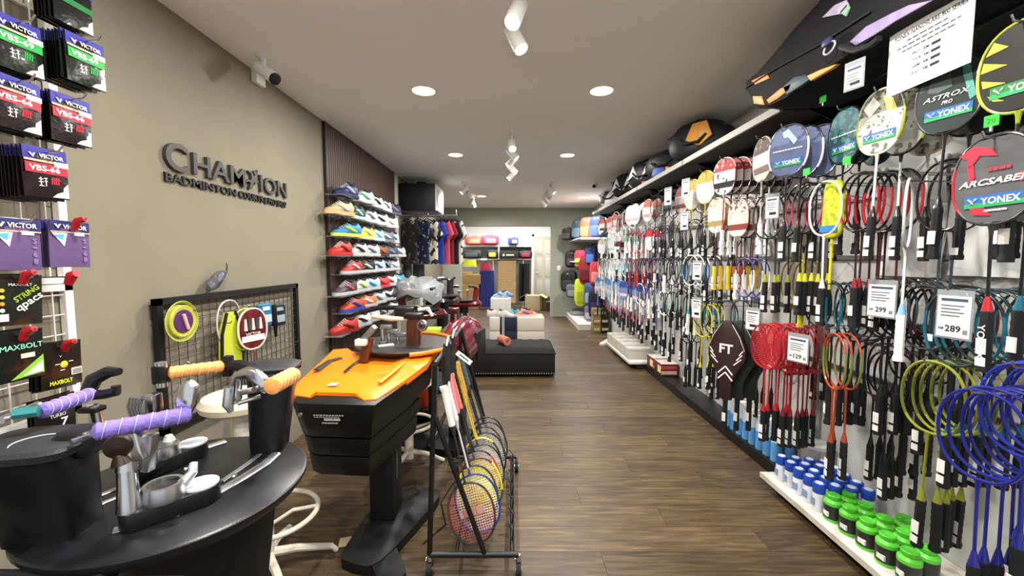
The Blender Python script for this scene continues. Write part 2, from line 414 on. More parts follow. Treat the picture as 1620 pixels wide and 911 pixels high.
def face_decor(t, style, dz):
    """printed front of one pack"""
    z = .0065 + dz; h = PHT / 2; w = PWD / 2
    I = lambda x, y: Matrix.Translation((x, y, z + .0014))
    if style in ('g', 'r'):
        strip(PWD - .004, .038, 0, h - .021, .003).build('header_band', M('#2c2a7c', .4), t)
        text('VICTOR', .068, .013, Matrix.Translation((.014, h - .027, .0075)), WLET, t, .0008, .02)
        tri([(-.048, h - .022), (-.042, h - .022), (-.038, h - .03), (-.034, h - .022), (-.03, h - .022), (-.037, h - .035)], .007).build('emblem', WLET, t)
        strip(PWD - .006, .006, 0, h - .043, z - .001).build('stripe', peach, t)
        strip(PWD - .008, .03, 0, .012, z - .0008).build('colour_band', M('#1f8a3a' if style == 'g' else '#a81f33', .4), t)
        text('VBS-69' if style == 'g' else 'VBS-66', .085, .017, I(-.008, .012), WLET, t, .0008, .02)
        strip(.04, .016, .04, h - .047, z + .0006).build('price_sticker', PAPER, t)
        # characters under the band, drawn as strokes
        q = MB()
        for a, b in (((-.03, -.012), (-.014, -.012)), ((-.022, -.004), (-.022, -.04)), ((-.03, -.024), (-.014, -.024)), ((-.03, -.04), (-.012, -.04)), ((-.01, -.008), (.002, -.008)), ((-.004, -.008), (-.004, -.04)), ((-.01, -.02), (.002, -.02))):
            q.tube([(a[0] * .75 - .004, a[1] * .75 - .012, z), (b[0] * .75 - .004, b[1] * .75 - .012, z)], .0014, 4)
        q.build('characters', WLET, t)
        q = MB()
        for k in range(4): q.tube([(.012 + k * .006, -.012, z), (.01 + k * .006, -.034, z)], .0022, 4)
        q.tube([(.008, -.02, z), (.036, -.02, z)], .002, 4)
        q.build('characters', M('#1f8a3a' if style == 'g' else '#a81f33', .4), t)
        tri([(w - .003, -h + .004), (w - .003, -h + .05), (w - .05, -h + .004)], .0015).build('corner', M('#e9dcc2', .5), t)
    elif style == 'p':
        strip(PWD - .002, .034, 0, h - .018, .003).build('header_band', M('#262a5c', .4), t)
        text('VICTOR', .075, .015, Matrix.Translation((.012, h - .02, .0075)), WLET, t, .0008, .02)
        tri([(-.052, h - .013), (-.045, h - .013), (-.041, h - .022), (-.037, h - .013), (-.031, h - .013), (-.04, h - .028)], .007).build('emblem', WLET, t)
        strip(PWD - .004, .004, 0, h - .038, z - .001).build('stripe', peach, t)
        strip(.032, .012, .025, h - .042, z).build('price_sticker', PAPER, t)
        tri([(-w + .004, h - .042), (-w + .05, h - .042), (-w + .04, h - .085)], z - .001).build('motif', M('#dfe6ee', .5), t)
        tri([(-w + .008, h - .05), (-w + .04, h - .044), (-w + .036, h - .066)], z).build('motif', M('#4c9ad0', .5), t)
        for k_, ch_ in enumerate('S-68'): text(ch_, .012, .004 if ch_ == '-' else .016, Matrix.Translation((.042, .012 - k_ * .021, z)), M('#7f6aa0', .5), t, .0008, .02)
    elif style == 'q':
        text('MAXBOLT', .06, .008, I(0, h - .03), WLET, t, .0008)
        rt = Matrix.Rotation(R(35), 4, 'Z')
        text('STRING', .075, .017, I(.015, .02) @ rt, M('#8fae2c', .5), t, .0008, .02)
        text('qpacs', .08, .022, I(.025, -.01) @ rt, M('#e8ecdf', .5), t, .0008, .01)
        for k, c in enumerate(('#c9a23a', '#d8b04a', '#b8882c', '#dadada')):
            MB().lathe([(.006, 0), (.006, .0012)], (-.045, .03 - k * .02, z), 12).build('dot', M(c, .5), t)
        strip(.024, .022, -.042, -.052, z).build('motif', M('#cfd3cc', .5), t)
    elif style == 'm':
        text('MAXBOLT', .11, .016, I(0, h - .05), M('#8fd0b0', .4), t, .0008, .01)
        strip(.036, .014, .015, h - .08, z).build('price_sticker', M('#e6dcb8', .6), t)
        tri([(-.03, -h + .006), (w - .006, -h + .012), (w - .006, -h + .07)], z - .001).build('motif', M('#7fae3a', .45), t)
        tri([(.0, -h + .012), (w - .01, -h + .016), (w - .01, -h + .05)], z + .001).build('motif', M('#b9cfc0', .45), t)
    elif style == 'y':
        text('MAXBOLT', .07, .014, I(-.01, -h + .02), M('#d6d82e', .4), t, .0008, .015)
        MB().lathe([(.012, 0), (.01, .0015)], (.002, .0, z), 14).build('dot', M('#d8dc3a', .5), t)
        strip(.034, .024, .04, -.03, z).build('barcode_label', PAPER, t)
        q = MB()
        for k in range(7): q.b2((.027 + k * .0042, -.04, z + .001), (.029 + k * .0042, -.022, z + .0018))
        q.build('barcode', INK, t)
        text('V', .008, .008, I(-.01, .03), WLET, t, .0008)
        for a, b in ((-.02, .004), (.022, .008), (-.005, -.018)): text('----', .014, .003, I(a, b), WLET, t, .0006)
    elif style == 'u':
        text('ULTRAMAX', .07, .011, I(.0, .03), M('#a8a8a8', .5), t, .0008, .01)
        text('TURBO', .05, .012, I(.0, .01), M('#b8b8b8', .5), t, .0008, .01)
        text('7', .022, .03, I(.02, -.018), M('#e2e2e2', .5), t, .0008, .01)
    else:
        strip(PWD - .004, .03, 0, h - .02, .003).build('header_band', M('#2c2a7c', .4), t)
        tri([(w - .003, -h + .004), (w - .003, -h + .05), (w - .05, -h + .004)], .0015).build('corner', M('#e9dcc2', .5), t)
        strip(PWD - .01, .02, 0, 0, z - .001).build('colour_band', M('#1f6a34', .4), t)
POUCH = {'g': '#10160f', 'r': '#170e10', 'p': '#5b4870', 'q': '#161a15', 'm': '#0d1210', 'y': '#12130e', 'u': '#131313', 'd': '#0f120f'}
NTH = ['first', 'second', 'third', 'fourth', 'fifth', 'sixth', 'seventh', 'eighth', 'ninth', 'tenth', 'eleventh', 'twelfth']
def pack_stack(px, py, X, n, style, desc, dx=.013, w=1, tilt=0, cap=False, hook=True):
    c = onx(px, py, X)
    m = M(POUCH[style], .25, bump=.25, bscale=60, coat=.2)
    for k in range(n):
        lab = f'{desc}, ' + ('frontmost' if k == 0 else '%s from front' % NTH[k])
        t = thing('string_pack', lab, 'string pack', rot=None, group='string packs: ' + desc)
        j = rnd.uniform(-.004, .004)
        t.matrix_local = PMX((c.x - k * dx, c.y + j, c.z + rnd.uniform(-.003, .003))) @ Matrix.Rotation(R(tilt + rnd.uniform(-1.5, 1.5)), 4, 'Z')
        obj('pouch', pk, t, None, [m])
        if k == 0: face_decor(t, style, 0)
        elif style in 'grpd':
            strip(PWD - .004, .034, 0, PHT / 2 - .019, .003).build('header_band', M('#2c2a7c', .4), t)
    if hook:
        z = c.z + PHT / 2 - .012 - CAM_H + CAM_H
        MB().tube([(.02, c.y, z - .01), (c.x - XL, c.y, z), (c.x - XL + .045, c.y, z + .004), (c.x - XL + .06, c.y, z + .022)], .003, 6).build('hook', STEEL, rack)
    if cap:
        z = c.z + PHT / 2 - .012
        MB().tube([(c.x - XL + .015, c.y, z - .014), (c.x - XL + .03, c.y, z + .012), (c.x - XL + .055, c.y, z + .02)], [.01, .0125, .009], 10).build('hook_cap', M('#b01c24', .4), rack)
pack_stack(116, 6, -1.5, 6, 'd', 'dark green string pack at the very top of the rack')
pack_stack(135, 98, -1.43, 9, 'g', 'green-banded string pack on the outer column')
pack_stack(28, 72, -1.47, 6, 'g', 'green-banded string pack on the inner column')
pack_stack(112, 190, -1.47, 5, 'r', 'red-banded string pack on the outer column, second tier')
pack_stack(28, 165, -1.47, 6, 'r', 'red-banded string pack on the inner column')
pack_stack(73, 275, -1.47, 12, 'r', 'red-banded string pack in the deep lower stack')
pack_stack(112, 386, -1.5, 5, 'p', 'purple string pack on the outer column', cap=True)
pack_stack(28, 386, -1.5, 5, 'p', 'purple string pack on the inner column')
pack_stack(30, 474, -1.52, 4, 'q', 'dark pack with slanted green and white print', cap=True, tilt=-2)
pack_stack(30, 563, -1.52, 4, 'm', 'black pack with a green corner flash', cap=True)
pack_stack(96, 578, -1.55, 4, 'y', 'black pack with yellow print and barcode', cap=True, tilt=-3)
pack_stack(88, 662, -1.6, 3, 'u', 'black pack with a big white seven at the bottom of the rack')
h = onx(112, 440, -1.5)
MB().tube([(.02, h.y, h.z), (h.x - XL, h.y, h.z + .005)], .003, 6).build('hook', STEEL, rack)
MB().tube([(h.x - XL - .01, h.y, h.z - .02), (h.x - XL + .005, h.y, h.z + .01), (h.x - XL + .02, h.y, h.z + .016)], [.012, .016, .012], 10).build('hook_cap', M('#b01c24', .4), rack)

# ------------------------------------------------------------------ black mesh pegboard
pb = thing('mesh_board', 'black-framed wire mesh board leaning on the left wall', 'mesh board', (XL + .03, 0, 0))
y0, y1, z0, z1 = 1.92, 3.155, .6, 1.235
fm = M('#141314', .5); wmesh = M('#3a3734', .5)
for a, b in (((y0, z0), (y0, z1)), ((y1, z0), (y1, z1)), ((y0, z0), (y1, z0)), ((y0, z1), (y1, z1))):
    MB().b2((-.01, min(a[0], b[0]) - .016, min(a[1], b[1]) - .016), (.02, max(a[0], b[0]) + .016, max(a[1], b[1]) + .016)).build('frame_bar', fm, pb)
k = 1
wz = MB().cyl((0, 0, z0), (0, 0, z1), .0022, n=5).mesh('wire', [wmesh]); wy = MB().cyl((0, y0, 0), (0, y1, 0), .0022, n=5).mesh('wire', [wmesh])
for i in range(1, 22): obj('wire', wz, pb, Matrix.Translation((.003, y0 + (y1 - y0) * i / 22, 0)))
for i in range(1, 11): obj('wire', wy, pb, Matrix.Translation((.007, 0, z0 + (z1 - z0) * i / 11)))
for px, py in ((345, 510), (395, 485), (300, 575), (455, 540), (378, 545), (435, 485), (288, 490)):
    p = onx(px, py, XL + .05)
    MB().tube([(.01, p.y, p.z + .012), (.02, p.y, p.z), (.09, p.y, p.z - .004), (.1, p.y, p.z + .008)], .003, 6).build('hook', STEEL, pb)

def head_pts(a=.095, b=.125, n=32, cz=-.125):
    out = []
    for j in range(n):
        t = 2 * math.pi * j / n; r = .88
        x = math.copysign(abs(math.sin(t)) ** r, math.sin(t)) * a; z = cz + math.copysign(abs(math.cos(t)) ** r, math.cos(t)) * b
        out.append((x, 0, z))
    return out
# things on the mesh board
p = onx(286, 508, XL + .1)
t = thing('string_reel', 'yellow-green string reel with purple label at the left of the mesh board', 'string reel', (p.x, p.y, p.z), rot=(0, R(90), 0))
MB().lathe([(.055, -.012), (.075, -.016), (.08, -.012), (.07, -.006), (.07, .006), (.08, .012), (.075, .016), (.055, .012)], n=28).build('spool', M('#c2c64a', .3, alpha=.7), t)
MB().lathe([(.058, .012), (.056, .018), (.001, .019)], n=24).build('label_disc', M('#4c2a5c', .4), t)
MB().tube([(-.035, -.01, .024), (.04, .012, .026)], .008, 8).build('label_stripe', M('#c8a8a8', .4), t)
for k in range(3): MB().tube([(.09 * math.cos(a) * (1 + .05 * k), .09 * math.sin(a) * (1 + .05 * k), .004 * k) for a in [i * 2 * math.pi / 24 for i in range(24)]], .002, 5, closed=True).build('string_loop', M('#b7c84a', .3), t)
p = onx(363, 510, XL + .08)
t = thing('racket_cover', 'lime and black racket cover hanging on the mesh board', 'cover', (p.x, p.y, p.z), rz=R(90))
MB().tube(head_pts(.1, .13, 28, 0), .005, 6, closed=True).build('frame', M('#b9bab8', .3), t)
MB().loft([[(x * s * w, yy, z) for x, yy in ((-1, -.01), (1, -.01), (1, .012), (-1, .012))] for z, w, s in ((.06, .03, 1), (-.05, .075, 1), (-.2, .085, 1), (-.26, .07, 1))]).build('lime_panel', M('#b9c43a', .5), t)
MB().tube([(-.035, -.012, .06), (-.08, -.012, -.06), (-.09, -.012, -.2)], .009, 6).build('edging', BLACK, t)
MB().tube([(.035, -.012, .06), (.08, -.012, -.06), (.09, -.012, -.2)], .009, 6).build('edging', BLACK, t)
p = onx(400, 520, XL + .14)
t = thing('badminton_racket', 'white-rimmed racket with dark red head card on the mesh board', 'racket', (p.x, p.y, p.z + .125), rz=R(72))
MB().tube(head_pts(), .006, 8, closed=True).build('frame', M('#d9d3cc', .3), t)
MB().prism([(x * .95, z) for x, _, z in head_pts()], -.002, .002, Matrix.Rotation(R(90), 4, 'X')).build('head_card', M('#5d1a1f', .45, var=.5, vscale=30), t)
MB().b2((-.075, -.005, -.2), (.075, -.003, -.165)).build('card_band', M('#f0e8e4', .5), t)
text('VICTOR', .1, .02, frame_mtx((0, -.0045, -.155), (1, 0, 0), (0, 0, 1)), WLET, t, .001, .01)
for i in range(5): MB().tube([(-.05 + i * .025, -.004, -.06), (-.05 + i * .025, -.004, -.13)], [.006, .011], 6).build('figure_print', M('#3b3a40' if i % 2 else '#d7cfc6', .5), t)
MB().cyl((0, 0, -.25), (0, 0, -.5), .004).build('shaft', M('#8a2a2a', .3), t)
MB().tube([(0, 0, -.48), (0, 0, -.5), (0, 0, -.67), (0, 0, -.675)], [.008, .014, .015, .017], 8).build('grip', BLACK, t)
for off, c, lab in ((.035, '#b9c43a', 'lime'), (.06, '#4a2f52', 'purple')):
    t = thing('badminton_racket', f'{lab} framed racket hanging just behind the red-carded racket on the mesh board', 'racket', (p.x - off, p.y - .01, p.z + .125), rz=R(76))
    MB().tube(head_pts(), .006, 8, closed=True).build('frame', gloss(c), t)
    MB().cyl((0, 0, -.25), (0, 0, -.5), .004).build('shaft', BLACK, t)
    MB().tube([(0, 0, -.48), (0, 0, -.5), (0, 0, -.67), (0, 0, -.675)], [.008, .014, .015, .017], 8).build('grip', BLACK, t)
for px, py, c1, c2, lab in ((418, 498, '#2f6f94', '#b9c6cc', 'blue'), (440, 498, '#20262b', '#8fa2a8', 'black')):
    p = onx(px, py, XL + .08)
    t = thing('accessory_packet', f'{lab} accessory packet hanging at the right of the mesh board', 'packet', (p.x, p.y, p.z), rz=R(80))
    MB().sup((0, 0, 0), (.12, .03, .15), .25, .25).build('pouch', M(c1, .3), t)
    MB().b2((-.045, -.018, -.05), (.045, -.014, .0)).build('panel', M(c2, .4), t)
    MB().b2((-.03, -.02, .03), (.03, -.015, .055)).build('panel', M(c2, .4), t)
p = onx(434, 505, XL + .11)
t = tag(MB().tube([(0, 0, .1), (0.005, .0, -.02), (0, .01, -.12)], [.012, .016, .008], 8).build('strap_pouch', BLACK), 'thin black strap pouch between the two packets on the mesh board', 'strap'); t.location = p
# crumpled silver-grey gloves pouch on top of the board
p = onx(342, 462, XL + .04)
t = thing('crumpled_bag', 'crumpled grey plastic bag perched on top of the mesh board', 'bag', (p.x + .01, p.y, 1.252))
q = MB(); rings = []
for i in range(9):
    s = i / 8; r = .045 * math.sin(math.pi * min(1, s * .9 + .12)) + .006
    rings.append([(math.cos(a) * r * .6 + .0, -.07 + s * .15 + math.sin(a * 3) * .006, .012 + s * s * .1 + r * (1 + math.sin(a)) * .8 + math.sin(a * 4 + i) * .004) for a in [j * 2 * math.pi / 14 for j in range(14)]])
q.loft(rings).build('body', M('#4a4b55', .3, bump=.4, bscale=90, var=.5, vscale=25), t, smooth=False)
MB().tube([(0, .075, .11), (0, .085, .145), (.0, .08, .165)], [.006, .004, .003], 6).build('twist', M('#33343c', .4), t)

# ================================================================== near stringing machine
TC = Vector((-.795, .94, 0)); TZ = .9
sm1 = thing('stringing_machine', 'black round-table stringing machine with purple and orange wrapped arms in the foreground', 'stringing machine', TC)
L = lambda p: tuple(Vector(p) - TC)
Z = lambda px, py, z: L(onz(px, py, z))
tbl = M('#15161a', .32, bump=.06, bscale=300)
tt = MB().lathe([(.05, -.05), (.2, -.045), (.255, -.03), (.268, -.012), (.268, -.004), (.262, 0), (.001, 0)], (0, 0, TZ), 56).build('turntable', tbl, sm1)
tw_m = M('#111114', .35, bump=.05, bscale=200)
def rrect(c, a, w, d, z, r=.25, n=20):
    a = Vector((a[0], a[1], 0)).normalized(); b = Vector((-a.y, a.x, 0)); out = []
    for j in range(n):
        t = 2 * math.pi * j / n
        x = math.copysign(abs(math.cos(t)) ** r, math.cos(t)) * d / 2; y = math.copysign(abs(math.sin(t)) ** r, math.sin(t)) * w / 2
        out.append(Vector((c[0], c[1], z)) + a * x + b * y)
    return out
ax = (.5, .86)
# right-hand tower
c0 = Vector(Z(428, 706, TZ)); c1 = Vector(L(at(432, 592, 1.13)))
MB().loft([rrect((c0.x, c0.y), (1, .25), .1, .085, TZ, .5), rrect((c0.x, c0.y), (1, .25), .095, .09, TZ + .02, .5), rrect((c1.x, c1.y), (1, .25), .11, .115, c1.z, .5), rrect((c1.x, c1.y), (1, .25), .1, .11, c1.z + .012, .5)]).build('tower', tw_m, sm1)
MB().loft([rrect((c1.x - .012, c1.y + .015), (1, .25), .12, .14, c1.z + .012, .45), rrect((c1.x - .012, c1.y + .015), (1, .25), .125, .145, c1.z + .022, .45), rrect((c1.x - .012, c1.y + .015), (1, .25), .09, .1, c1.z + .032, .5)]).build('tower_cap', M('#1d1e22', .5), sm1)
# left-hand tower
d0 = Vector(Z(88, 838, TZ)); d1 = Vector(Z(42, 705, 1.085))
MB().loft([rrect((d0.x, d0.y), (1, .2), .1, .115, TZ, .3), rrect((d0.x - .005, d0.y), (1, .2), .1, .12, TZ + .02, .3), rrect((d1.x, d1.y), (1, .2), .12, .17, 1.075, .3)]).build('tower', tw_m, sm1)
MB().loft([rrect((d1.x + .005, d1.y + .01), (1, .2), .15, .185, 1.075, .4), rrect((d1.x + .005, d1.y + .01), (1, .2), .155, .19, 1.088, .4), rrect((d1.x + .005, d1.y + .01), (1, .2), .14, .175, 1.094, .4)]).build('tower_cap', M('#1f2024', .55, bump=.3, bscale=250), sm1)
MB().tube([(d1.x + .03 + .04 * math.cos(a), d1.y - .005 + .035 * math.sin(a), 1.0955) for a in [R(100 + i * 16) for i in range(9)]], .0012, 5).build('cap_mark', M('#b9babd', .4), sm1)
MB().lathe([(.045, 0), (.05, .012), (.03, .02), (.001, .02)], (d1.x - .01, d1.y - .09, .99), 20, Matrix.Rotation(R(90), 3, 'X')).build('side_knob', BLACK, sm1)

def wrapped_arm(p0, p1, r, col, name='padded_arm'):
    p0 = Vector(p0); p1 = Vector(p1); n = 22
    pts = [p0.lerp(p1, i / n) for i in range(n + 1)]
    rs = [r * (1 + .06 * math.sin(i * 2.1)) * (1 if 0 < i < n else .6) for i in range(n + 1)]
    o = MB().tube(pts, rs, 12).build(name, M(col, .6, bump=.5, bscale=140, var=.15, vscale=40), sm1)
    d = (p1 - p0).normalized(); u = d.cross(Vector((0, 0, 1))).normalized(); w = u.cross(d)
    for k in range(6):
        c = p0.lerp(p1, (k + .7) / 6.6)
        MB().tube([c + (u * math.cos(a) + w * math.sin(a)) * r * 1.05 + d * .004 * math.sin(a) for a in [j * 2 * math.pi / 12 for j in range(12)]], .0008, 4, closed=True).build('wrap_string', M('#c3b7ee' if 'a' in col[1:3] or col.startswith('#7') else '#ffd0a8', .4), o)
    return o
PUR = '#7a67b8'; ORG = '#f0a056'
wrapped_arm(Z(146, 684, 1.115), Z(303, 654, 1.115), .0165, PUR)
wrapped_arm(Z(62, 652, 1.13), Z(147, 622, 1.13), .0145, PUR)
wrapped_arm(Z(266, 590, 1.14), Z(355, 579, 1.14), .0165, ORG)
wrapped_arm(Z(428, 612, 1.13), Z(466, 592, 1.13), .02, ORG)
# hooks and arm ends
def metal(name, q, m=CHROME, **k): return q.build(name, m, sm1, **k)
e = Vector(Z(305, 652, 1.115)); q = MB()
prof = [(-.02, -.012), (-.005, .02), (.0, .055), (-.012, .07), (-.028, .06), (-.036, .03), (-.03, -.012)]
metal('arm_end', MB().prism([(x * 1.1 + .012, y * 1.05) for x, y in prof], -.011, .011, frame_mtx(e + Vector((.0, 0, -.002)), (1, .15, 0), (0, 0, 1))), bevel=.004)
e = Vector(Z(262, 592, 1.14))
metal('arm_end', MB().box(e + Vector((-.012, 0, .0)), (.03, .03, .05)), BLACKM, bevel=.005)
metal('arm_bolt', MB().cyl(e + Vector((-.01, 0, .018)), e + Vector((-.01, 0, .032)), .014)); metal('arm_bolt', MB().cyl(e + Vector((.0, -.012, -.03)), e + Vector((.0, -.012, -.018)), .012))
e = Vector(Z(150, 622, 1.13))
metal('yoke', MB().tube([e + Vector((-.02, .0, -.004)), e + Vector((-.01, .01, .03)), e + Vector((.015, .02, .045)), e + Vector((.045, .015, .047))], [.014, .016, .014, .009], 8), BLACKM)
metal('yoke', MB().tube([e + Vector((-.005, .0, -.004)), e + Vector((.02, .0, -.003)), e + Vector((.05, .0, .004)), e + Vector((.05, .0, .018))], [.012, .011, .011, .009], 8), BLACKM)
metal('arm_post', MB().cyl(e + Vector((.014, -.02, -.02)), e + Vector((.02, -.015, -.1)), .011)); metal('arm_post', MB().box(e + Vector((.012, -.02, -.03)), (.04, .03, .012)), BLACKM, bevel=.003)
metal('tie_rod', MB().tube([Z(115, 728, 1.03), Z(170, 708, 1.03)], .007)); metal('tie_rod', MB().tube([Z(60, 640, 1.125), Z(0, 665, 1.125)], .008))
metal('rod_end', MB().tube([Z(22, 655, 1.135), Z(62, 650, 1.135)], .011), M('#3a8a8c', .3, .5))
metal('joint', MB().sup(Vector(Z(128, 698, 1.08)), (.07, .06, .055), .5, .5), BLACKM)
metal('joint_pin', MB().tube([Z(112, 700, 1.10), Z(142, 690, 1.10)], .006))
# right tower: orange arm root, chrome C-clamp
r0 = Vector(Z(358, 578, 1.14)); r1 = Vector(L(at(400, 585, 1.12)))
metal('arm_root', MB().tube([r0, r0.lerp(r1, .5) + Vector((0, 0, .006)), r1], [.013, .017, .02], 8), BLACKM)
metal('arm_post', MB().b2(r0 + Vector((-.006, -.012, -.03)), r0 + Vector((.016, .012, .028))), BLACKM, bevel=.003)
cc = [at(x, y, .99) for x, y in ((372, 640), (366, 615), (372, 590), (388, 581), (405, 584), (421, 597), (428, 614), (424, 621), (408, 617), (402, 604), (392, 598), (381, 600), (379, 618), (380, 632))]
cm = MB(); cm.loft([[Vector(L(p)) + Vector((0, -.011, 0)) for p in cc], [Vector(L(p)) + Vector((0, .011, 0)) for p in cc]])
metal('c_clamp', cm, bevel=.003)
for px, py in ((402, 616), (417, 616)): p = Vector(L(at(px, py, .975))); metal('clamp_bolt', MB().cyl(p, p + Vector((0, .012, 0)), .0065), STEEL)
metal('clamp_rod', MB().tube([L(at(376, 638, .985)), L(at(412, 627, 1.02))], .006))
metal('clamp_jaw', MB().tube([L(at(362, 612, .98)), L(at(360, 640, .98)), L(at(366, 652, .98))], [.01, .012, .006], 8))
metal('clamp_rod', MB().tube([L(at(376, 622, .98)), L(at(424, 612, 1.05))], .008), STEEL)
# clamp bases
def pad(pa, pb, w, z, h, flip):
    a = Vector(Z(*pa, z + h)); b = Vector(Z(*pb, z + h)); d = (b - a); n = Vector((-d.y, d.x, 0)).normalized(); out = []
    dn = d.normalized(); N = 10
    for i in range(N + 1):
        t = -math.pi / 2 + math.pi * i / N
        out.append(b + dn * math.cos(t) * w + n * math.sin(t) * w)
    for i in range(N + 1):
        t = math.pi / 2 + math.pi * i / N
        out.append(a + dn * math.cos(t) * w * .5 + n * math.sin(t) * w * .75)
    lo = [Vector((p.x, p.y, z)) for p in out]; hi = [Vector((p.x, p.y, z + h)) for p in out]
    MB().loft([lo, hi]).build('clamp_base', BLACKM, sm1, bevel=.003)
    return a, b, dn
a, b, dn = pad((205, 806), (318, 766), .036, TZ + .001, .036, 0)
zt = TZ + .037
def ringp(c, r, h, m, name, inner=.75): MB().lathe([(r * inner, 0), (r, 0), (r * 1.02, h * .3), (r * .95, h), (r * inner, h), (r * inner, 0)], c, 28).build(name, m, sm1)
c = a.lerp(b, .46); ringp((c.x, c.y, zt), .037, .032, M('#c9cacc', .3, 1), 'clamp_ring')
metal('ring_core', MB().lathe([(.027, 0), (.027, .024), (.001, .025)], (c.x, c.y, zt), 24), M('#3b3c3e', .35, .6))
metal('ring_lever', MB().tube([c + Vector((.025, .02, zt - c.z + .02)), c + Vector((.04, .03, zt - c.z + .04)), c + Vector((.034, .04, zt - c.z + .055))], [.012, .009, .008], 8), M('#d8d9db', .35, .6))
metal('base_disc', MB().lathe([(.034, 0), (.034, .004), (.001, .005)], (b.x, b.y, zt), 28), M('#c4ccd4', .35))
metal('post', MB().tube([(a.x, a.y, zt), (a.x, a.y, zt + .05), (a.x, a.y, zt + .085)], [.021, .017, .016], 18))
metal('post_collar', MB().cyl((a.x, a.y, zt + .085), (a.x, a.y, zt + .125), .018, .014))
kn = Vector(L(at(187, 706, .72)))
metal('knob', MB().lathe([(.02, -.006), (.022, 0), (.02, .006), (.006, .009), (.001, .01)], kn, 22, Matrix.Rotation(R(90), 3, 'X') @ Matrix.Rotation(R(25), 3, 'Y')), M('#2a2119', .4, .6))
metal('knob_stem', MB().tube([kn + Vector((.0, 0, -.015)), kn + Vector((.004, .0, -.034))], [.008, .016], 10), M('#2a2119', .4, .6))
hd = Vector((a.x, a.y, zt + .12))
metal('clamp_block', MB().box(hd + Vector((.015, .01, .01)), (.035, .03, .06), Matrix.Rotation(R(-12), 3, 'Y')), CHROME, bevel=.004)
metal('clamp_block', MB().box(hd + Vector((.03, .02, -.01)), (.018, .02, .08), Matrix.Rotation(R(10), 3, 'Y')), STEEL, bevel=.003)
f0 = Vector(L(at(215, 642, .95)))
for k in range(5): metal('clamp_tooth', MB().prism([(0, 0), (.018, .0), (.02, .035), (.012, .052), (.002, .05), (-.006, .03)], k * .0105, k * .0105 + .0075, frame_mtx(f0 + Vector((-.018, 0, -.03)), (.25, 1, 0), (0, 0, 1))), STEEL, bevel=.001)
metal('clamp_block', MB().box(f0 + Vector((.035, .005, .0)), (.03, .03, .055)), CHROME, bevel=.003)
# far clamp
a, b, dn = pad((205, 742), (305, 701), .034, TZ + .001, .036, 0)
c = a.lerp(b, .5); ringp((c.x, c.y, zt), .036, .028, M('#c9cacc', .3, 1), 'clamp_ring')
metal('ring_core', MB().lathe([(.03, 0), (.03, .03), (.001, .031)], (c.x, c.y, zt), 24), M('#4b4c4e', .35, .5))
metal('ring_cap', MB().tube([(c.x - .0, c.y + .02, zt + .03), (c.x, c.y + .02, zt + .045)], [.014, .008], 12), M('#d8d9db', .35, .6))
metal('base_disc', MB().lathe([(.033, 0), (.033, .004), (.001, .005)], (b.x, b.y, zt), 28), M('#c4ccd4', .35))
metal('post', MB().tube([(a.x, a.y, zt), (a.x, a.y, zt + .1)], [.018, .014], 14)); metal('post_block', MB().box((a.x + .01, a.y, zt + .06), (.03, .025, .06)), STEEL, bevel=.003)
# curved slots in the table
def slot(pts, w):
    p = [Vector(Z(x, y, TZ)) + Vector((0, 0, .0012)) for x, y in pts]
    metal('slot_track', MB().tube(p, w * 1.25, 8, flat=.3, up=(0, 0, 1)), M('#c4c6ca', .3, .9))
slot([(118, 805), (160, 783), (205, 765)], .006); slot([(122, 818), (165, 795), (210, 777)], .005)
slot([(350, 762), (390, 735), (412, 718)], .006); slot([(342, 780), (385, 755), (420, 733), (436, 718)], .011)
slot([(180, 840), (225, 828), (285, 812)], .009); slot([(312, 712), (340, 703), (356, 698)], .01)
for px, py in ((294, 740), (370, 752)): p = Vector(Z(px, py, TZ)); metal('screw_head', MB().lathe([(.008, 0), (.006, .003), (.001, .003)], p, 12))
# body below the table
MB().loft([rrect((.02, 0), ax, .3, .34, TZ - .05, .7), rrect((.04, .0), ax, .24, .28, TZ - .18, .7), rrect((.05, .0), ax, .18, .2, TZ - .4, .6), rrect((.05, .0), ax, .16, .18, .08, .6)]).build('pedestal', M('#0e0e10', .4), sm1)
MB().loft([rrect((.05, 0), ax, .5, .55, 0, .5), rrect((.05, 0), ax, .48, .53, .05, .5), rrect((.05, 0), ax, .2, .22, .09, .5)]).build('base', BLACKM, sm1)
q = MB(); q.b2((-.2, -.41, .845), (.2, -.24, .865)); q.b2((-.2, -.255, .865), (.06, -.24, .878)); q.b2((-.2, -.41, .865), (-.185, -.24, .88)); q.b2((-.01, -.4, .865), (.005, -.25, .878))
q.build('tool_tray', M('#222226', .5), sm1, bevel=.003)
MB().tube([(0, -.2, .83), (.03, -.3, .845)], .03).build('tray_bracket', BLACKM, sm1)

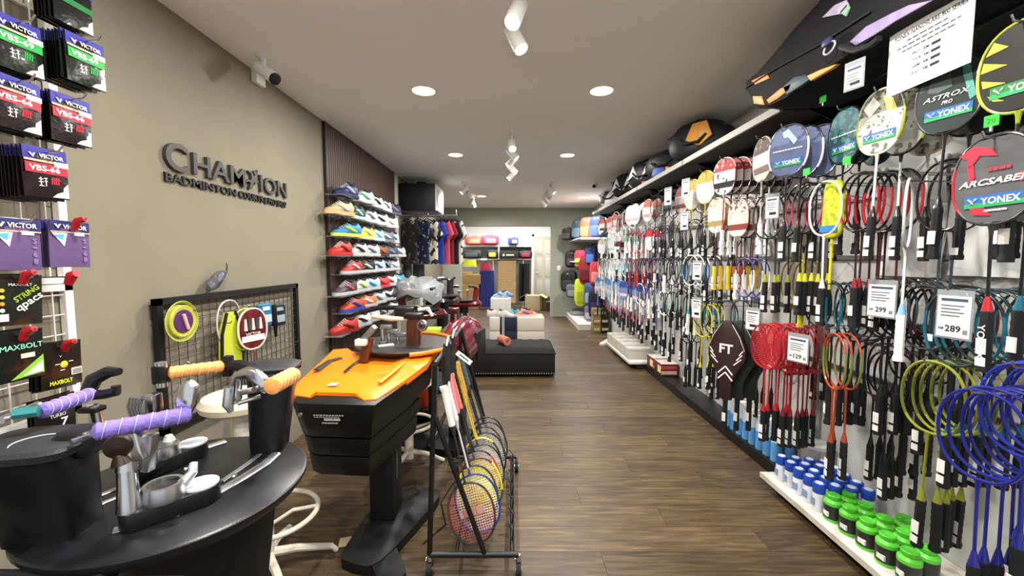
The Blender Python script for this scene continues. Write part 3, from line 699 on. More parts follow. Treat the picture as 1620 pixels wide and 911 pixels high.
# ================================================================== white stool
so = Vector((-1.12, 1.76, 0))
st = thing('stool', 'cream stool with white foot ring and spider base behind the black table', 'stool', so)
wst = M('#dcd6c6', .4)
MB().lathe([(.001, .745), (.13, .745), (.16, .765), (.165, .79), (.15, .815), (.08, .828), (.001, .83)], (-.14, .08, 0), 36).build('seat', M('#cfc6b0', .6), st)
MB().tube([(-.14, .08, .75), (-.13, .075, .6), (-.02, .01, .5), (0, 0, .42)], [.04, .038, .035, .032], 14).build('seat_support', M('#dedbd2', .3), st)
MB().cyl((0, 0, .06), (0, 0, .5), .032).build('pole', M('#e6e3dc', .3), st)
rr = [(.185 * math.cos(a) + .045, .185 * math.sin(a) - .02, .3) for a in [i * 2 * math.pi / 40 for i in range(40)]]
MB().tube(rr, .011, 8, closed=True).build('foot_ring', wst, st)
for a in (20, 140, 260):
    MB().tube([(0, 0, .22), (.1 * math.cos(R(a)) + .02, .1 * math.sin(R(a)) - .01, .29), (.18 * math.cos(R(a)) + .045, .18 * math.sin(R(a)) - .02, .3)], .009, 8).build('ring_spoke', wst, st)
for a in (28, 100, 172, 244, 316):
    MB().tube([(0, 0, .1), (.12 * math.cos(R(a)), .12 * math.sin(R(a)), .085), (.27 * math.cos(R(a)), .27 * math.sin(R(a)), .04), (.29 * math.cos(R(a)), .29 * math.sin(R(a)), .012)], [.022, .018, .014, .012], 8).build('leg', wst, st)

p = onz(553, 856, .001)
t = tag(MB().box((0, 0, .001), (.1, .07, .0015), Matrix.Rotation(R(15), 3, 'Z')).build('paper_slip', M('#b9a98c', .7)), 'small blank tan card lying on the floor beside the stool', 'card'); t.location = p

# ================================================================== orange-topped stringing machine
OC = Vector((-.7, 2.05, 0))
om = thing('stringing_machine', 'stringing machine with a bright orange top, black body and column', 'stringing machine', OC)
O = lambda p: Vector(p) - OC
org = M('#f07d14', .38, bump=.03, bscale=200)
zf, zk = .83, .9
# orange top deck: outline near -> far, sloping up a little
outl = [onz(463, 624, zf), onz(470, 606, zf), onz(515, 565, .86), onz(527, 553, .88), onz(548, 551, .88), onz(556, 556, .88), onz(640, 562, .87), onz(668, 553, .9), onz(688, 543, .915), onz(690, 552, .9), onz(676, 575, .87), onz(640, 602, .84), onz(596, 631, zf), onz(575, 632, zf), onz(562, 622, zf + .01), onz(500, 620, zf + .01), onz(490, 628, zf)]
top = [O(p) for p in outl]
cen = sum(top, Vector()) / len(top)
low = [p + Vector((0, 0, -.03)) for p in top]
inn = [p.lerp(cen, .05) + Vector((0, 0, .006)) for p in top]
MB().loft([low, top, inn]).build('orange_top', org, om, angle=50)
def on_top(px, py, z=.86): return O(onz(px, py, z))
MB().tube([on_top(600, 605, .86), on_top(625, 585, .878), on_top(640, 572, .885)], .012, 8, flat=.3, up=(0, 0, 1)).build('top_ridge', M('#ff8f24', .38), om)
MB().tube([on_top(545, 588, .868), on_top(560, 575, .878), on_top(575, 565, .886)], .008, 8, flat=.3, up=(0, 0, 1)).build('slot', BLACK, om)
MB().tube([on_top(500, 585, .866), on_top(522, 570, .874), on_top(540, 566, .876)], .018, 8, flat=.2, up=(0, 0, 1)).build('grip_pad', M('#2b2b2c', .5), om)
MB().b2(on_top(517, 610, .852) + Vector((0, 0, 0)), on_top(537, 606, .852) + Vector((0, 0, .001))).build('top_sticker', M('#e9d8c8', .5), om)
bars(frame_mtx(on_top(612, 588, .879), (1, .9, .0), (-.7, .7, 0)), .09, .012, M('#e0883a', .5), om, 6)
# black body under the top: three stacked housings
bm_ = M('#0e0e0f', .4, bump=.04, bscale=150)
def body(z0, z1, s0, s1, name):
    ctr = Vector((-.06, -.08, 0)); rg = []
    for z, s in ((z0, s0), (z1, s1)):
        rg.append([Vector((cen.x + (p.x - cen.x) * s, cen.y + (p.y - cen.y) * s, z)) + Vector(((1 - s) * .0, (1 - s) * -.42, 0)) for p in top])
    MB().loft(rg).build(name, bm_, om, bevel=.004)
fw = [O(onz(*p, .82)) for p in ((464, 632), (596, 640), (640, 612), (690, 556), (640, 572), (527, 566))]
def hous(z0, z1, sh0, sh1, name, yext):
    def ring(z, sh):
        x0, x1 = -.26 + sh, .12 - sh
        return [Vector((x0 + .05, -.36 + sh, z)), Vector((x1, -.38 + sh, z)), Vector((x1 + .07, .02, z)), Vector((x1 + .1, yext, z)), Vector((x0 + .02, yext, z)), Vector((x0 - .06, .0, z)), Vector((x0, -.33 + sh, z))]
    return MB().loft([ring(z0, sh0), ring(z1, sh1)]).build(name, bm_, om, bevel=.006)
hous(.665, .825, .03, .0, 'upper_housing', .42)
hous(.575, .66, .045, .032, 'middle_tray', .2)
hous(.48, .572, .055, .046, 'lower_tray', .15)
bars(frame_mtx((-.08, -.374, .778), (1, -.05, 0), (0, .05, 1)), .13, .005, M('#8a8a88', .5), om, 9)
bars(frame_mtx((-.088, -.374, .77), (1, -.05, 0), (0, .05, 1)), .11, .004, M('#7a7a78', .5), om, 8)
bars(frame_mtx((-.065, -.374, .76), (1, -.05, 0), (0, .05, 1)), .07, .01, M('#9a9a98', .5), om, 1)
bars(frame_mtx((-.075, -.372, .744), (1, -.05, 0), (0, .05, 1)), .07, .006, M('#8a8a88', .5), om, 4)
MB().lathe([(.011, 0), (.009, .006), (.001, .007)], (-.205, -.362, .775), 14, Matrix.Rotation(R(90), 3, 'X')).build('screw_head', STEEL, om)
# column and base
MB().loft([rrect((0.03, .03), (1, 0), .2, .13, .04, .35), rrect((0.03, .03), (1, 0), .2, .13, .66, .35)]).build('column', M('#111112', .45), om)
bars(frame_mtx((.097, .0, .42), (0, 0, -1), (0, 1, 0)), .25, .03, M('#4b4b4b', .5), om, 6)
bs = MB(); bs.loft([rrect((.08, .02), (.35, 1), .24, .66, 0, .45), rrect((.08, .02), (.35, 1), .24, .66, .05, .45), rrect((.05, .03), (.35, 1), .19, .3, .1, .5)]); bs.loft([rrect((.1, -.24), (.55, -.85), .14, .34, 0, .5), rrect((.1, -.24), (.55, -.85), .13, .33, .045, .5)])
bs.build('base', M('#131315', .5, bump=.1), om)
# turntable with brown towers at the back of the top
tc = O(at(640, 548, 2.48)); tc.z = .926
MB().lathe([(.001, -.03), (.25, -.03), (.29, -.005), (.285, 0), (.001, 0)], tc, 44).build('turntable', M('#2a2725', .4), om)
MB().tube([tc + Vector((.295 * math.cos(a), .295 * math.sin(a), .006 - .02 * (math.sin(a) < 0))) for a in [R(-70 + i * 12) for i in range(14)]], [.012] * 14, 8).build('orange_rim', org, om)
brn = M('#4a2518', .3, coat=.4)
t0 = O(at(655, 552, 2.42)); t1 = O(at(655, 503, 2.42))
MB().loft([rrect((t0.x, t0.y), (1, 0), .06, .085, t0.z, .45), rrect((t1.x, t1.y), (1, 0), .06, .085, t1.z, .45)]).build('tower', brn, om)
MB().b2((t1.x - .055, t1.y - .04, t1.z), (t1.x + .05, t1.y + .05, t1.z + .03)).build('tower_cap', BLACKM, om, bevel=.006)
for nm, r, m, dy in (('tension_knob', .034, STEEL, 0), ('knob_hub', .02, M('#6b6c70', .3, 1), -.012), ('knob_pin', .008, BLACK, -.016)):
    MB().lathe([(r * .8, .012), (r, .008), (r, -.006), (r * .9, -.01), (.001, -.011)], O(at(668, 515, 2.34)) + Vector((0, dy, 0)), 26, Matrix.Rotation(R(-90), 3, 'X') @ Matrix.Rotation(R(20), 3, 'Y')).build(nm, m, om)
t2 = O(at(576, 572, 2.2)); t3 = O(at(584, 535, 2.2))
MB().loft([rrect((t2.x, t2.y), (1, 0), .05, .05, t2.z, .5), rrect((t3.x, t3.y), (1, 0), .055, .06, t3.z, .5)]).build('tower', brn, om)
MB().box(O(at(584, 527, 2.18)), (.1, .05, .03), Matrix.Rotation(R(-48), 3, 'Y')).build('clamp_head', M('#8b8e90', .35, .8), om, bevel=.005)
MB().box(O(at(572, 541, 2.16)), (.06, .05, .035)).build('clamp_foot', M('#d2d2cf', .35), om, bevel=.006)
MB().tube([O(at(588, 500, 2.42)), O(at(618, 504, 2.4)), O(at(645, 505, 2.4))], [.011, .017, .01], 10).build('support_arm', M('#cfc4ad', .4), om)
for k, (px, py) in enumerate(((616, 535), (606, 528), (630, 540))):
    b0 = O(at(px, py + 14, 2.5)); MB().cyl(b0, b0 + Vector((0, 0, .09)), .014).build('clamp_post', CHROME, om)
    MB().box(b0 + Vector((.02, 0, .1)), (.07, .03, .025)).build('clamp_bar', STEEL, om, bevel=.003)
    MB().lathe([(.035, 0), (.035, .015), (.001, .018)], b0 + Vector((0, 0, -.01)), 20).build('clamp_disc', M('#d6d7d8', .35), om)
MB().tube([O(at(560, 497, 2.6)), O(at(600, 487, 2.62)), O(at(660, 486, 2.6)), O(at(690, 500, 2.55))], [.012, .015, .015, .01], 8).build('support_arm', BLACKM, om)
MB().tube([O(at(662, 490, 2.5)), O(at(678, 488, 2.48)), O(at(684, 500, 2.48))], [.012, .012, .01], 8).build('support_arm', M('#d7d2c4', .4), om)
MB().box(O(at(640, 492, 2.56)), (.12, .06, .05)).build('arm_block', BLACKM, om, bevel=.008)
MB().tube([O(at(598, 548, 2.35)), O(at(622, 545, 2.4))], .02, 10, flat=.4, up=(0, 0, 1)).build('tool_dish', M('#cfd2d6', .35), om)

# things on the floor behind the orange machine
p = onz(661, 675, 0)
t = thing('bucket', 'orange-red plastic bucket behind the orange-topped machine', 'bucket', (p.x, p.y + .1, 0))
MB().lathe([(.085, .16), (.09, .162), (.105, .33), (.108, .345), (.102, .345), (.098, .33), (.085, .17)], (0, 0, 0), 28).build('body', M('#b8401c', .35), t)
MB().lathe([(.11, .335), (.112, .345), (.108, .352), (.001, .353)], n=28).build('lid', M('#a83a1a', .35), t)
MB().b2((-.13, -.13, 0), (.13, .13, .16)).build('stand', BLACKM, t, bevel=.01)
p = onz(655, 645, 0)
t = thing('storage_box', 'teal plastic box half hidden behind the orange-red bucket', 'box', (p.x - .0, p.y + .35, 0))
MB().b2((-.16, -.12, 0), (.16, .12, .42)).build('body', M('#17818a', .4), t, bevel=.015)
MB().b2((-.17, -.13, .42), (.17, .13, .45)).build('lid', M('#1b929b', .4), t, bevel=.01)
p = onz(650, 715, 0)
t = thing('machine_base', 'low black machine base and pedal behind the orange machine', 'machine base', (p.x, p.y + .12, 0), R(20))
MB().loft([rrect((0, 0), (1, 0), .3, .42, 0, .4), rrect((0, 0), (1, 0), .28, .4, .05, .4), rrect((.02, 0), (1, 0), .16, .26, .13, .4)]).build('base', BLACKM, t)
MB().box((.0, -.17, .17), (.16, .05, .03), Matrix.Rotation(R(-12), 3, 'Y')).build('pedal', M('#2b2b2e', .3), t, bevel=.006)
t = thing('stool', 'second stool glimpsed between the orange machine and the bucket', 'stool', (-.72, 2.75, 0))
MB().tube([(.17 * math.cos(a), .17 * math.sin(a), .3) for a in [i * 2 * math.pi / 32 for i in range(32)]], .011, 8, closed=True).build('foot_ring', wst, t)
MB().cyl((0, 0, .05), (0, 0, .55), .03).build('pole', wst, t)
for a in (10, 130, 250):
    MB().tube([(0, 0, .25), (.17 * math.cos(R(a)), .17 * math.sin(R(a)), .3)], .008, 8).build('ring_spoke', wst, t)
    MB().tube([(0, 0, .1), (.12 * math.cos(R(a)), .12 * math.sin(R(a)), .07), (.24 * math.cos(R(a)), .24 * math.sin(R(a)), .012)], [.02, .016, .012], 8).build('leg', wst, t)
MB().lathe([(.001, .55), (.14, .55), (.17, .58), (.15, .62), (.001, .63)], n=30).build('seat', M('#cfc6b0', .6), t)

# ------------------------------------------------------------------ further machines
def small_machine(loc, rz, col, label, s=1.0, deck=True, cover=False):
    t = thing('stringing_machine', label, 'stringing machine', loc, rz)
    m = M(col, .25, coat=.5)
    v = lambda *a: tuple(x * s for x in a)
    MB().loft([rrect((0, 0), (1, 0), .4 * s, .5 * s, 0, .5), rrect((0, 0), (1, 0), .4 * s, .5 * s, .04 * s, .5), rrect((0, 0), (1, 0), .15 * s, .2 * s, .08 * s, .5)]).build('base', BLACKM, t)
    MB().loft([rrect((0, 0), (1, 0), .12 * s, .14 * s, .05 * s, .5), rrect((0, 0), (1, 0), .12 * s, .14 * s, .82 * s, .5)]).build('column', BLACKM, t)
    MB().loft([rrect((0, 0), (1, 0), .3 * s, .5 * s, .76 * s, .6), rrect((0, 0), (1, 0), .34 * s, .56 * s, .8 * s, .6), rrect((0, 0), (1, 0), .3 * s, .5 * s, .84 * s, .6)]).build('deck', m if deck else BLACKM, t)
    MB().lathe([(.001, .845 * s), (.2 * s, .845 * s), (.21 * s, .86 * s), (.001, .865 * s)], n=32).build('turntable', M('#2b2a2c', .35), t)
    for sx in (-1, 1):
        MB().loft([rrect((sx * .17 * s, 0), (1, 0), .06 * s, .07 * s, .86 * s, .5), rrect((sx * .2 * s, 0), (1, 0), .07 * s, .09 * s, 1.03 * s, .5)]).build('tower', m, t)
        MB().tube([v(sx * .2, -.02, 1.03), v(sx * .14, -.08, 1.06), v(sx * .08, -.12, 1.06)], .014 * s, 8).build('support_arm', BLACKM, t)
        MB().tube([v(sx * .2, .02, 1.03), v(sx * .14, .08, 1.06), v(sx * .08, .12, 1.06)], .014 * s, 8).build('support_arm', STEEL, t)
        MB().cyl(v(sx * .07, sx * .05, .86), v(sx * .07, sx * .05, .98), .014 * s).build('clamp_post', CHROME, t)
        MB().box(v(sx * .07, sx * .05, .99), v(.06, .03, .03)).build('clamp_head', STEEL, t, bevel=.003)
    if cover:
        rings = []
        for i in range(10):
            th = i / 9 * math.pi / 2
            rings.append([Vector((math.cos(a) * .26 * math.cos(th) ** .5 * s * (1 + .09 * math.sin(a * 5 + i * .7)), math.sin(a) * .17 * math.cos(th) ** .5 * s * (1 + .05 * math.sin(a * 7 + 1)), (1.0 + .12 * math.sin(th) * (1 + .25 * math.sin(a * 2 + 1)) + .03 * math.sin(a * 2 + .6) - (.07 * max(0, math.sin(a * 4)) if i == 0 else 0)) * s)) * (1 + .012 * math.sin(a * 11 + i * 2.3) + .01 * math.sin(a * 4 - i * 1.7)) for a in [j * 2 * math.pi / 26 for j in range(72)]])
        MB().loft(rings).build('plastic_cover', M('#a9acae', .15, bump=1.0, bscale=22, alpha=.7), t)
    return t
# maroon machine: glossy deck seen end-on behind the trolley
mm = thing('stringing_machine', 'glossy maroon stringing machine hood rising behind the racket trolley', 'stringing machine', (-.42, 3.05, 0), R(-12))
MB().loft([rrect((0, 0), (1, 0), .4, .4, 0, .5), rrect((0, 0), (1, 0), .4, .4, .05, .5), rrect((0, 0), (1, 0), .14, .14, .09, .5)]).build('base', BLACKM, mm)
MB().loft([rrect((0, 0), (1, 0), .14, .12, .06, .5), rrect((0, 0), (1, 0), .14, .12, .7, .5)]).build('column', BLACKM, mm)
mar = M('#5a0f1c', .15, coat=.8)
rings = []
for i in range(8):
    s = i / 7
    rings.append([Vector((math.cos(a) * (.13 + .02 * math.sin(s * 3)), -.25 + s * .55, .72 + .03 * s + .24 * max(0, math.sin(a)) * (.75 + .3 * math.sin(s * 2.6)) - .05 * max(0, -math.sin(a)))) for a in [j * 2 * math.pi / 20 for j in range(20)]])
MB().loft(rings).build('hood', mar, mm)
MB().b2((.13, .05, .66), (.15, .28, .88)).build('side_plate', BLACKM, mm, bevel=.01)
MB().b2((-.09, -.262, .74), (.09, -.25, .86)).build('end_panel', M('#7a1a28', .3), mm, bevel=.004)
MB().tube([(-.05, -.27, .68), (-.07, -.3, .75), (-.04, -.28, .8)], .008, 8).build('handle', WPLAS, mm)
for k in range(4): MB().cyl((-.06 + k * .04, .0 + k * .03, .9), (-.06 + k * .04, k * .03, 1.02), .009).build('clamp_post', CHROME if k % 2 else STEEL, mm)
MB().b2((-.09, .05, .95), (-.02, .14, 1.06)).build('tower', M('#3a0c10', .25), mm, bevel=.01)
small_machine((-1.0, 4.35, 0), R(30), '#4a0e16', 'stringing machine under a crumpled translucent plastic cover', 1.06, cover=True)
small_machine((-.93, 5.4, 0), R(70), '#1b1b1d', 'all-black stringing machine below the hanging shirts', 1.12)
t = small_machine((-.72, 6.0, 0), R(10), '#6a121e', 'small maroon stringing machine standing left of the footstools', .98)
t = tag(MB().b2((-.09, -.06, 0), (.09, .06, .05)).build('lime_box', M('#9ccf2a', .4), bevel=.004), 'lime green box beside the maroon machine hood', 'box'); t.location = at(680, 528, 3.3)
t2_ = thing('side_stand', 'low dark stand under the lime green box', 'stand', (t.location.x, t.location.y, 0))
zz = t.location.z
MB().b2((-.12, -.1, zz - .02), (.12, .1, zz)).build('top', BLACKM, t2_)
MB().cyl((0, 0, .02), (0, 0, zz - .02), .02).build('post', BLACKM, t2_)
MB().b2((-.12, -.1, 0), (.12, .1, .02)).build('foot', BLACKM, t2_)

# ================================================================== racket kit (shared meshes, colours per object)
def frame_mesh(n, k, r=.0047):
    q = MB(); pts = head_pts(n=n)
    q.tube(pts, r, k, closed=True, flat=1.0, up=(0, 1, 0))
    for i, f in enumerate(q.f):
        j = i // k; t = (j + .5) / n
        q.m[i] = 1 if (.2 < t < .36 or .64 < t < .8) else 0
    q.mat(0); q.tube([(0, 0, -.248), (0, 0, -.262), (0, 0, -.285)], [.009, .006, .0042], 6)
    return q.mesh('frame', [BLACK, BLACK])
FR_HI, FR_LO = frame_mesh(36, 8), frame_mesh(20, 5)
SHAFT = MB().cyl((0, 0, -.26), (0, 0, -.47), .0042, n=8).mesh('shaft', [BLACK])
CONE = MB().tube([(0, 0, -.455), (0, 0, -.47), (0, 0, -.5)], [.005, .008, .0135], 10).mesh('cone', [BLACK])
gz = [-.497 - i * .0125 for i in range(15)]
GRIP = MB().tube([(0, 0, z) for z in gz], [.0138 + (.0012 if i % 2 else 0) + (.003 if i > 12 else 0) for i in range(15)], 8).mesh('grip', [BLACK])
STICK = MB().b2((-.0115, -.0165, -.62), (.0115, -.0145, -.575)).mesh('price_sticker', [PAPER])
STICKB = MB().b2((-.0115, -.0165, -.655), (.0115, -.0145, -.63)).mesh('price_sticker', [PAPER])
def card_mesh():
    q = MB(); ins = [(x * .95, z) for x, _, z in head_pts(n=40)]
    zs = [-.008, -.045, -.09, -.13, -.165, -.205, -.243]; mi = [0, 0, 1, 1, 2, 1]
    def half(z):
        for (x0, z0), (x1, z1) in zip(ins[:20], ins[1:21]):
            if (z0 - z) * (z1 - z) <= 0 and z0 != z1: return x0 + (x1 - x0) * (z - z0) / (z1 - z0)
        return .01
    for a, b, m in zip(zs, zs[1:], mi):
        q.mat(m); k = 4
        for i in range(k):
            za = a + (b - a) * i / k; zb = a + (b - a) * (i + 1) / k
            ha, hb = abs(half(za)), abs(half(zb))
            q.add([(-ha, -.0035, za), (ha, -.0035, za), (hb, -.0035, zb), (-hb, -.0035, zb), (-ha, .0035, za), (ha, .0035, za), (hb, .0035, zb), (-hb, .0035, zb)],
                  [(0, 1, 2, 3), (7, 6, 5, 4), (0, 3, 7, 4), (1, 5, 6, 2)])
    return q.mesh('head_card', [BLACK] * 3)
CARD = card_mesh()
def strings_mesh():
    q = MB(); pts = head_pts(n=60)
    for i in range(-8, 9):
        x = i * .0105; hz = .12 * math.sqrt(max(0, 1 - (x / .093) ** 2)); q.tube([(x, 0, -.125 + hz), (x, 0, -.125 - hz)], .0009, 3)
    for i in range(-10, 11):
        z = i * .0112; hx = .092 * math.sqrt(max(0, 1 - (z / .122) ** 2)); q.tube([(-hx, 0, -.125 + z), (hx, 0, -.125 + z)], .0009, 3)
    return q.mesh('strings', [WHITE])
STRINGS = strings_mesh()
def dim(h): return '#' + ''.join('%02x' % int(int(h[i:i+2], 16) * .86) for i in (1, 3, 5))
def racket(mtx, label, group, fr, fr2, sh, cone, gr, card=None, strings=None, hi=True, sticker=True, cat='racket'):
    t = thing('badminton_racket', label, cat, group=group); t.matrix_local = mtx
    f = obj('frame', FR_HI if hi else FR_LO, t, None, [gloss(fr), gloss(fr2)])
    if strings: obj('strings', STRINGS, f, None, [M(strings, .4)])
    obj('shaft', SHAFT, t, None, [gloss(sh)])
    g = obj('grip', GRIP, t, None, [M(gr, .65)])
    obj('cone', CONE, t, None, [gloss(cone)])
    if sticker and rnd.random() < .75: obj('price_sticker', STICK, g)
    if sticker and hi and rnd.random() < .5: obj('price_sticker', STICKB, g)
    if card: obj('head_card', CARD, t, None, [M(dim(c), .35, var=.3, vscale=40) for c in card])
    return t

# ================================================================== racket trolley
TX0, TX1, TY0, TY1 = -.375, .01, 1.75, 2.66
tr = thing('racket_trolley', 'black wheeled trolley of leaning demo rackets in the aisle', 'trolley', (0, 0, 0))
bk = M('#131314', .4)
for y in (TY0, TY1):
    MB().cyl((TX0, y, .1), (TX1 + .02, y, .1), .013).build('base_bar', bk, tr)
    MB().tube([(TX0, y, .1), (TX0 + .02, y, .6), (TX0 + .035, y, .98)], .012, 8).build('post', bk, tr)
    MB().tube([(TX1 - .13, y, .09), (TX0 + .035, y, .74 if y == TY0 else .98)], .012, 8).build('brace', bk, tr)
    for x in (TX0, TX1 + .02):
        c = MB().tube([(x, y, .1), (x, y, .07)], .01).build('caster', CHROME, tr)
        MB().cyl((x - .012, y, .032), (x + .012, y, .032), .032, n=20).build('wheel', RUBBER, c)
        MB().cyl((x - .014, y, .032), (x + .014, y, .032), .014, n=14).build('wheel_hub', CHROME, c)
        MB().b2((x - .018, y - .012, .04), (x - .014, y + .012, .08)).build('fork', CHROME, c)
MB().cyl((TX1 - .01, TY0, .1), (TX1 - .01, TY1, .1), .011).build('side_rail', bk, tr)
MB().cyl((TX0 + .12, TY0, .1), (TX0 + .12, TY1, .1), .008).build('side_rail', bk, tr)
MB().cyl((TX0 + .035, TY0, .98), (TX0 + .035, TY1, .98), .011).build('top_rail', bk, tr)
MB().cyl((TX0 + .02, TY0, .62), (TX0 + .02, TY1, .62), .009).build('mid_rail', bk, tr)
for k in range(7):
    y = TY0 + .08 + k * .125
    MB().tube([(TX1 - .01, y, .1), (TX1 - .005, y, .16), (TX1 - .03, y + .02, .18)], .004, 6).build('divider', bk, tr)
tl = [('#2e2a2a', '#5a2a28', '#2b2b2d', '#e6e3dd', '#a3524e', 'dark racket with brown-red strings and white grip'),
      ('#2e3a8c', '#27316f', '#c9cace', '#dedbd6', '#d8dadd', 'blue-throated racket with white grip'),
      ('#26262a', '#3b3c40', '#2b2b2d', '#e2879a', '#d8d83a', 'black racket with yellow strings and pink grip'),
      ('#3c3c3e', '#d1c93a', '#2b2b2d', '#e07a62', '#d5d73c', 'dark racket with yellow strings and coral grip'),
      ('#1f2022', '#b24a32', '#3a3a3c', '#1a1a1a', '#c06a52', 'black racket with rust strings and black grip'),
      ('#3a3a3c', '#1f2022', '#d3b43a', '#c79a3a', '#b9bab4', 'racket with gold shaft and mustard grip'),
      ('#d0c23a', '#222222', '#d0b83a', '#c9a04a', '#9b9c98', 'racket with yellow throat and tan grip'),
      ('#1c1c1e', '#2e2e30', '#2b2b2d', '#3c4a4a', '#c4c4bc', 'black racket with slate grip'),
      ('#232325', '#3f3f42', '#1f1f20', '#55666a', '#c9c9c1', 'black racket with grey-green grip'),
      ('#1a1a1b', '#2a2a2b', '#262627', '#202021', '#b5b5ae', 'plain black racket with pale strings'),
      ('#39393b', '#1f1f20', '#2c2c2d', '#1b1b1c', '#a8a8a2', 'charcoal racket with black grip at the far end')]
for k, (f1, f2, sh, gr, stg, desc) in enumerate(tl):
    y = 1.79 + k * .08
    # head at bottom right, grip up against the top rail
    bot = Vector((TX1 - .165 + .02 * (k % 2) + .004 * k, y, .125)); topp = Vector((TX0 + .06, y + .1, .775))
    zax = (bot - topp).normalized()       # racket local +z points from grip to head top (which is at bottom)
    yv = Vector((-.12, 1, .1)); xv = yv.cross(zax).normalized(); yv = zax.cross(xv)
    m = Matrix.Identity(4)
    for i in range(3): m[i][0] = xv[i]; m[i][1] = yv[i]; m[i][2] = zax[i]; m[i][3] = bot[i]
    m = m @ Matrix.Scale(1.1, 4)
    t = racket(m, desc + ' leaning in the black trolley', 'demo rackets in the trolley', f1, f2, sh, sh, gr, None, stg, sticker=False)
    if k == 0: bars(Matrix.Translation((0, -.002, -.13)) @ Matrix.Rotation(R(90), 4, 'X'), .1, .03, M('#b4807a', .5), t, 5, 'stencil_marks')
for k in range(2):
    t = thing('racket_cover', ('black padded racket cover hanging over the trolley top rail, %s' % ('nearer the camera', 'further back')[k]), 'cover', (TX0 + .05, TY0 + .22 + k * .2, .0), R(80))
    MB().loft([rrect((0, 0), (1, 0), .016, .07, .78, .5), rrect((0, 0), (1, 0), .02, .1, .86, .5), rrect((0, 0), (1, 0), .02, .09, .98, .5), rrect((0, 0), (1, 0), .012, .06, 1.03, .5)]).build('body', M('#1d1d1f', .6, bump=.2), t)
    MB().tube([(-.03, -.012, 1.02), (0, -.012, 1.06), (.03, -.012, 1.02)], .005, 6).build('strap', M('#c9c9c6', .4), t)
p = onz(733, 566, .96)
t = thing('demo_tag', 'white printed tag tilted at the top of the trolley', 'tag', at(734, 566, 2.2), rot=(R(60), R(38), 0))
MB().b2((-.05, -.014, 0), (.05, .014, .002)).build('card', PAPER, t)
bars(Matrix.Translation((0, 0, .0025)), .06, .008, INK, t, 4)
t = tag(MB().tube([(-.32, 2.75, .004), (-.38, 2.5, .004), (-.42, 2.3, .006), (-.36, 2.1, .004), (-.45, 1.95, .004)], .004, 6).build('cable', BLACK), 'thin black cable lying on the floor behind the trolley', 'cable')

# ================================================================== bench and footstools
bc = thing('bench', 'long black tufted storage bench with a row of studs along its base', 'bench', (.0, 5.12, 0))
bx0, bx1, by0, by1 = -.6, .525, -.27, .3
vel = M('#141310', .8, bump=.1)
MB().b2((bx0, by0, .03), (bx1, by1, .3)).build('body', M('#12110f', .75), bc, bevel=.006)
q = MB(); nx, ny = 60, 22
for j in range(ny + 1):
    for i in range(nx + 1):
        u, v = i / nx, j / ny; x = bx0 - .008 + u * (bx1 - bx0 + .016); y = by0 - .008 + v * (by1 - by0 + .016)
        e = min(1, min(u, 1 - u) * 22) ** .5 * min(1, min(v, 1 - v) * 10) ** .5
        a = (u * 8 + v * 4); b = (u * 8 - v * 4)
        pf = abs(math.sin(math.pi * a)) ** .35 * abs(math.sin(math.pi * b)) ** .35
        q.v.append((x, y, .3 + .06 * e + .016 * pf * e))
for j in range(ny):
    for i in range(nx): a = j * (nx + 1) + i; q.face((a, a + 1, a + nx + 2, a + nx + 1))
q.build('tufted_top', vel, bc, angle=80)
MB().b2((bx0 - .008, by0 - .008, .285), (bx1 + .008, by1 + .008, .302)).build('piping', M('#1a1916', .6), bc, bevel=.004)
stud = MB().lathe([(.009, 0), (.007, .004), (.001, .006)], n=10, mtx=Matrix.Rotation(R(90), 3, 'X')).mesh('stud', [M('#d6d2c8', .25, 1)])
for i in range(38): obj('stud', stud, bc, Matrix.Translation((bx0 + .015 + i * (bx1 - bx0 - .03) / 37, by0 - .001, .05)))
for x in (bx0 + .06, bx1 - .06):
    for y in (by0 + .06, by1 - .06): MB().cyl((x, y, 0), (x, y, .03), .02).build('foot', BLACK, bc)
p = at(797, 535, 5.0)
t = thing('foam_roller', 'short terracotta foam roller lying on the black bench', 'roller', (p.x, 5.03, .425), rot=(R(90), 0, R(28)))
MB().lathe([(.018, -.1), (.05, -.1), (.053, -.095), (.053, .095), (.05, .1), (.018, .1), (.018, -.1)], n=24).build('tube', M('#b06a5c', .7), t)
MB().lathe([(.0535, -.08), (.056, -.06), (.0535, -.04), (.056, -.02), (.0535, 0), (.056, .02), (.0535, .04), (.056, .06), (.0535, .08)], n=24).build('ridges', M('#a45f52', .7), t)

def pouf(x0, x1, y0, y1, z1, col, label, seam=None):
    t = thing('footstool', label, 'footstool', ((x0 + x1) / 2, (y0 + y1) / 2, 0))
    w, d = (x1 - x0) / 2, (y1 - y0) / 2
    MB().b2((-w, -d, .015), (w, d, z1 / 2 - .003)).build('lower_half', M(col, .7, bump=.1), t, bevel=.02)
    MB().b2((-w, -d, z1 / 2 + .003), (w, d, z1)).build('upper_half', M(col, .7, bump=.1), t, bevel=.02)
    MB().b2((-w + .01, -d + .01, z1 / 2 - .004), (w - .01, d - .01, z1 / 2 + .004)).build('seam', M(seam or col, .7), t)
    for sx in (-1, 1):
        for sy in (-1, 1): MB().cyl((sx * (w - .04), sy * (d - .04), 0), (sx * (w - .04), sy * (d - .04), .02), .015).build('foot', BLACK, t)
pouf(-.385, -.2, 6.75, 7.2, .46, '#c8c4b8', 'narrow pale footstool at the left of the row behind the bench', '#8a8a8a')
pouf(-.195, .08, 6.75, 7.2, .46, '#1c2236', 'navy footstool between the two pale ones behind the bench')
pouf(.085, .55, 6.75, 7.25, .46, '#c5bdae', 'wide beige footstool at the right of the row behind the bench', '#9a9488')
pouf(-.4, -.02, 7.45, 7.85, .72, '#d9d8d2', 'tall white footstool stack under the light blue shoes', '#5a78a8')
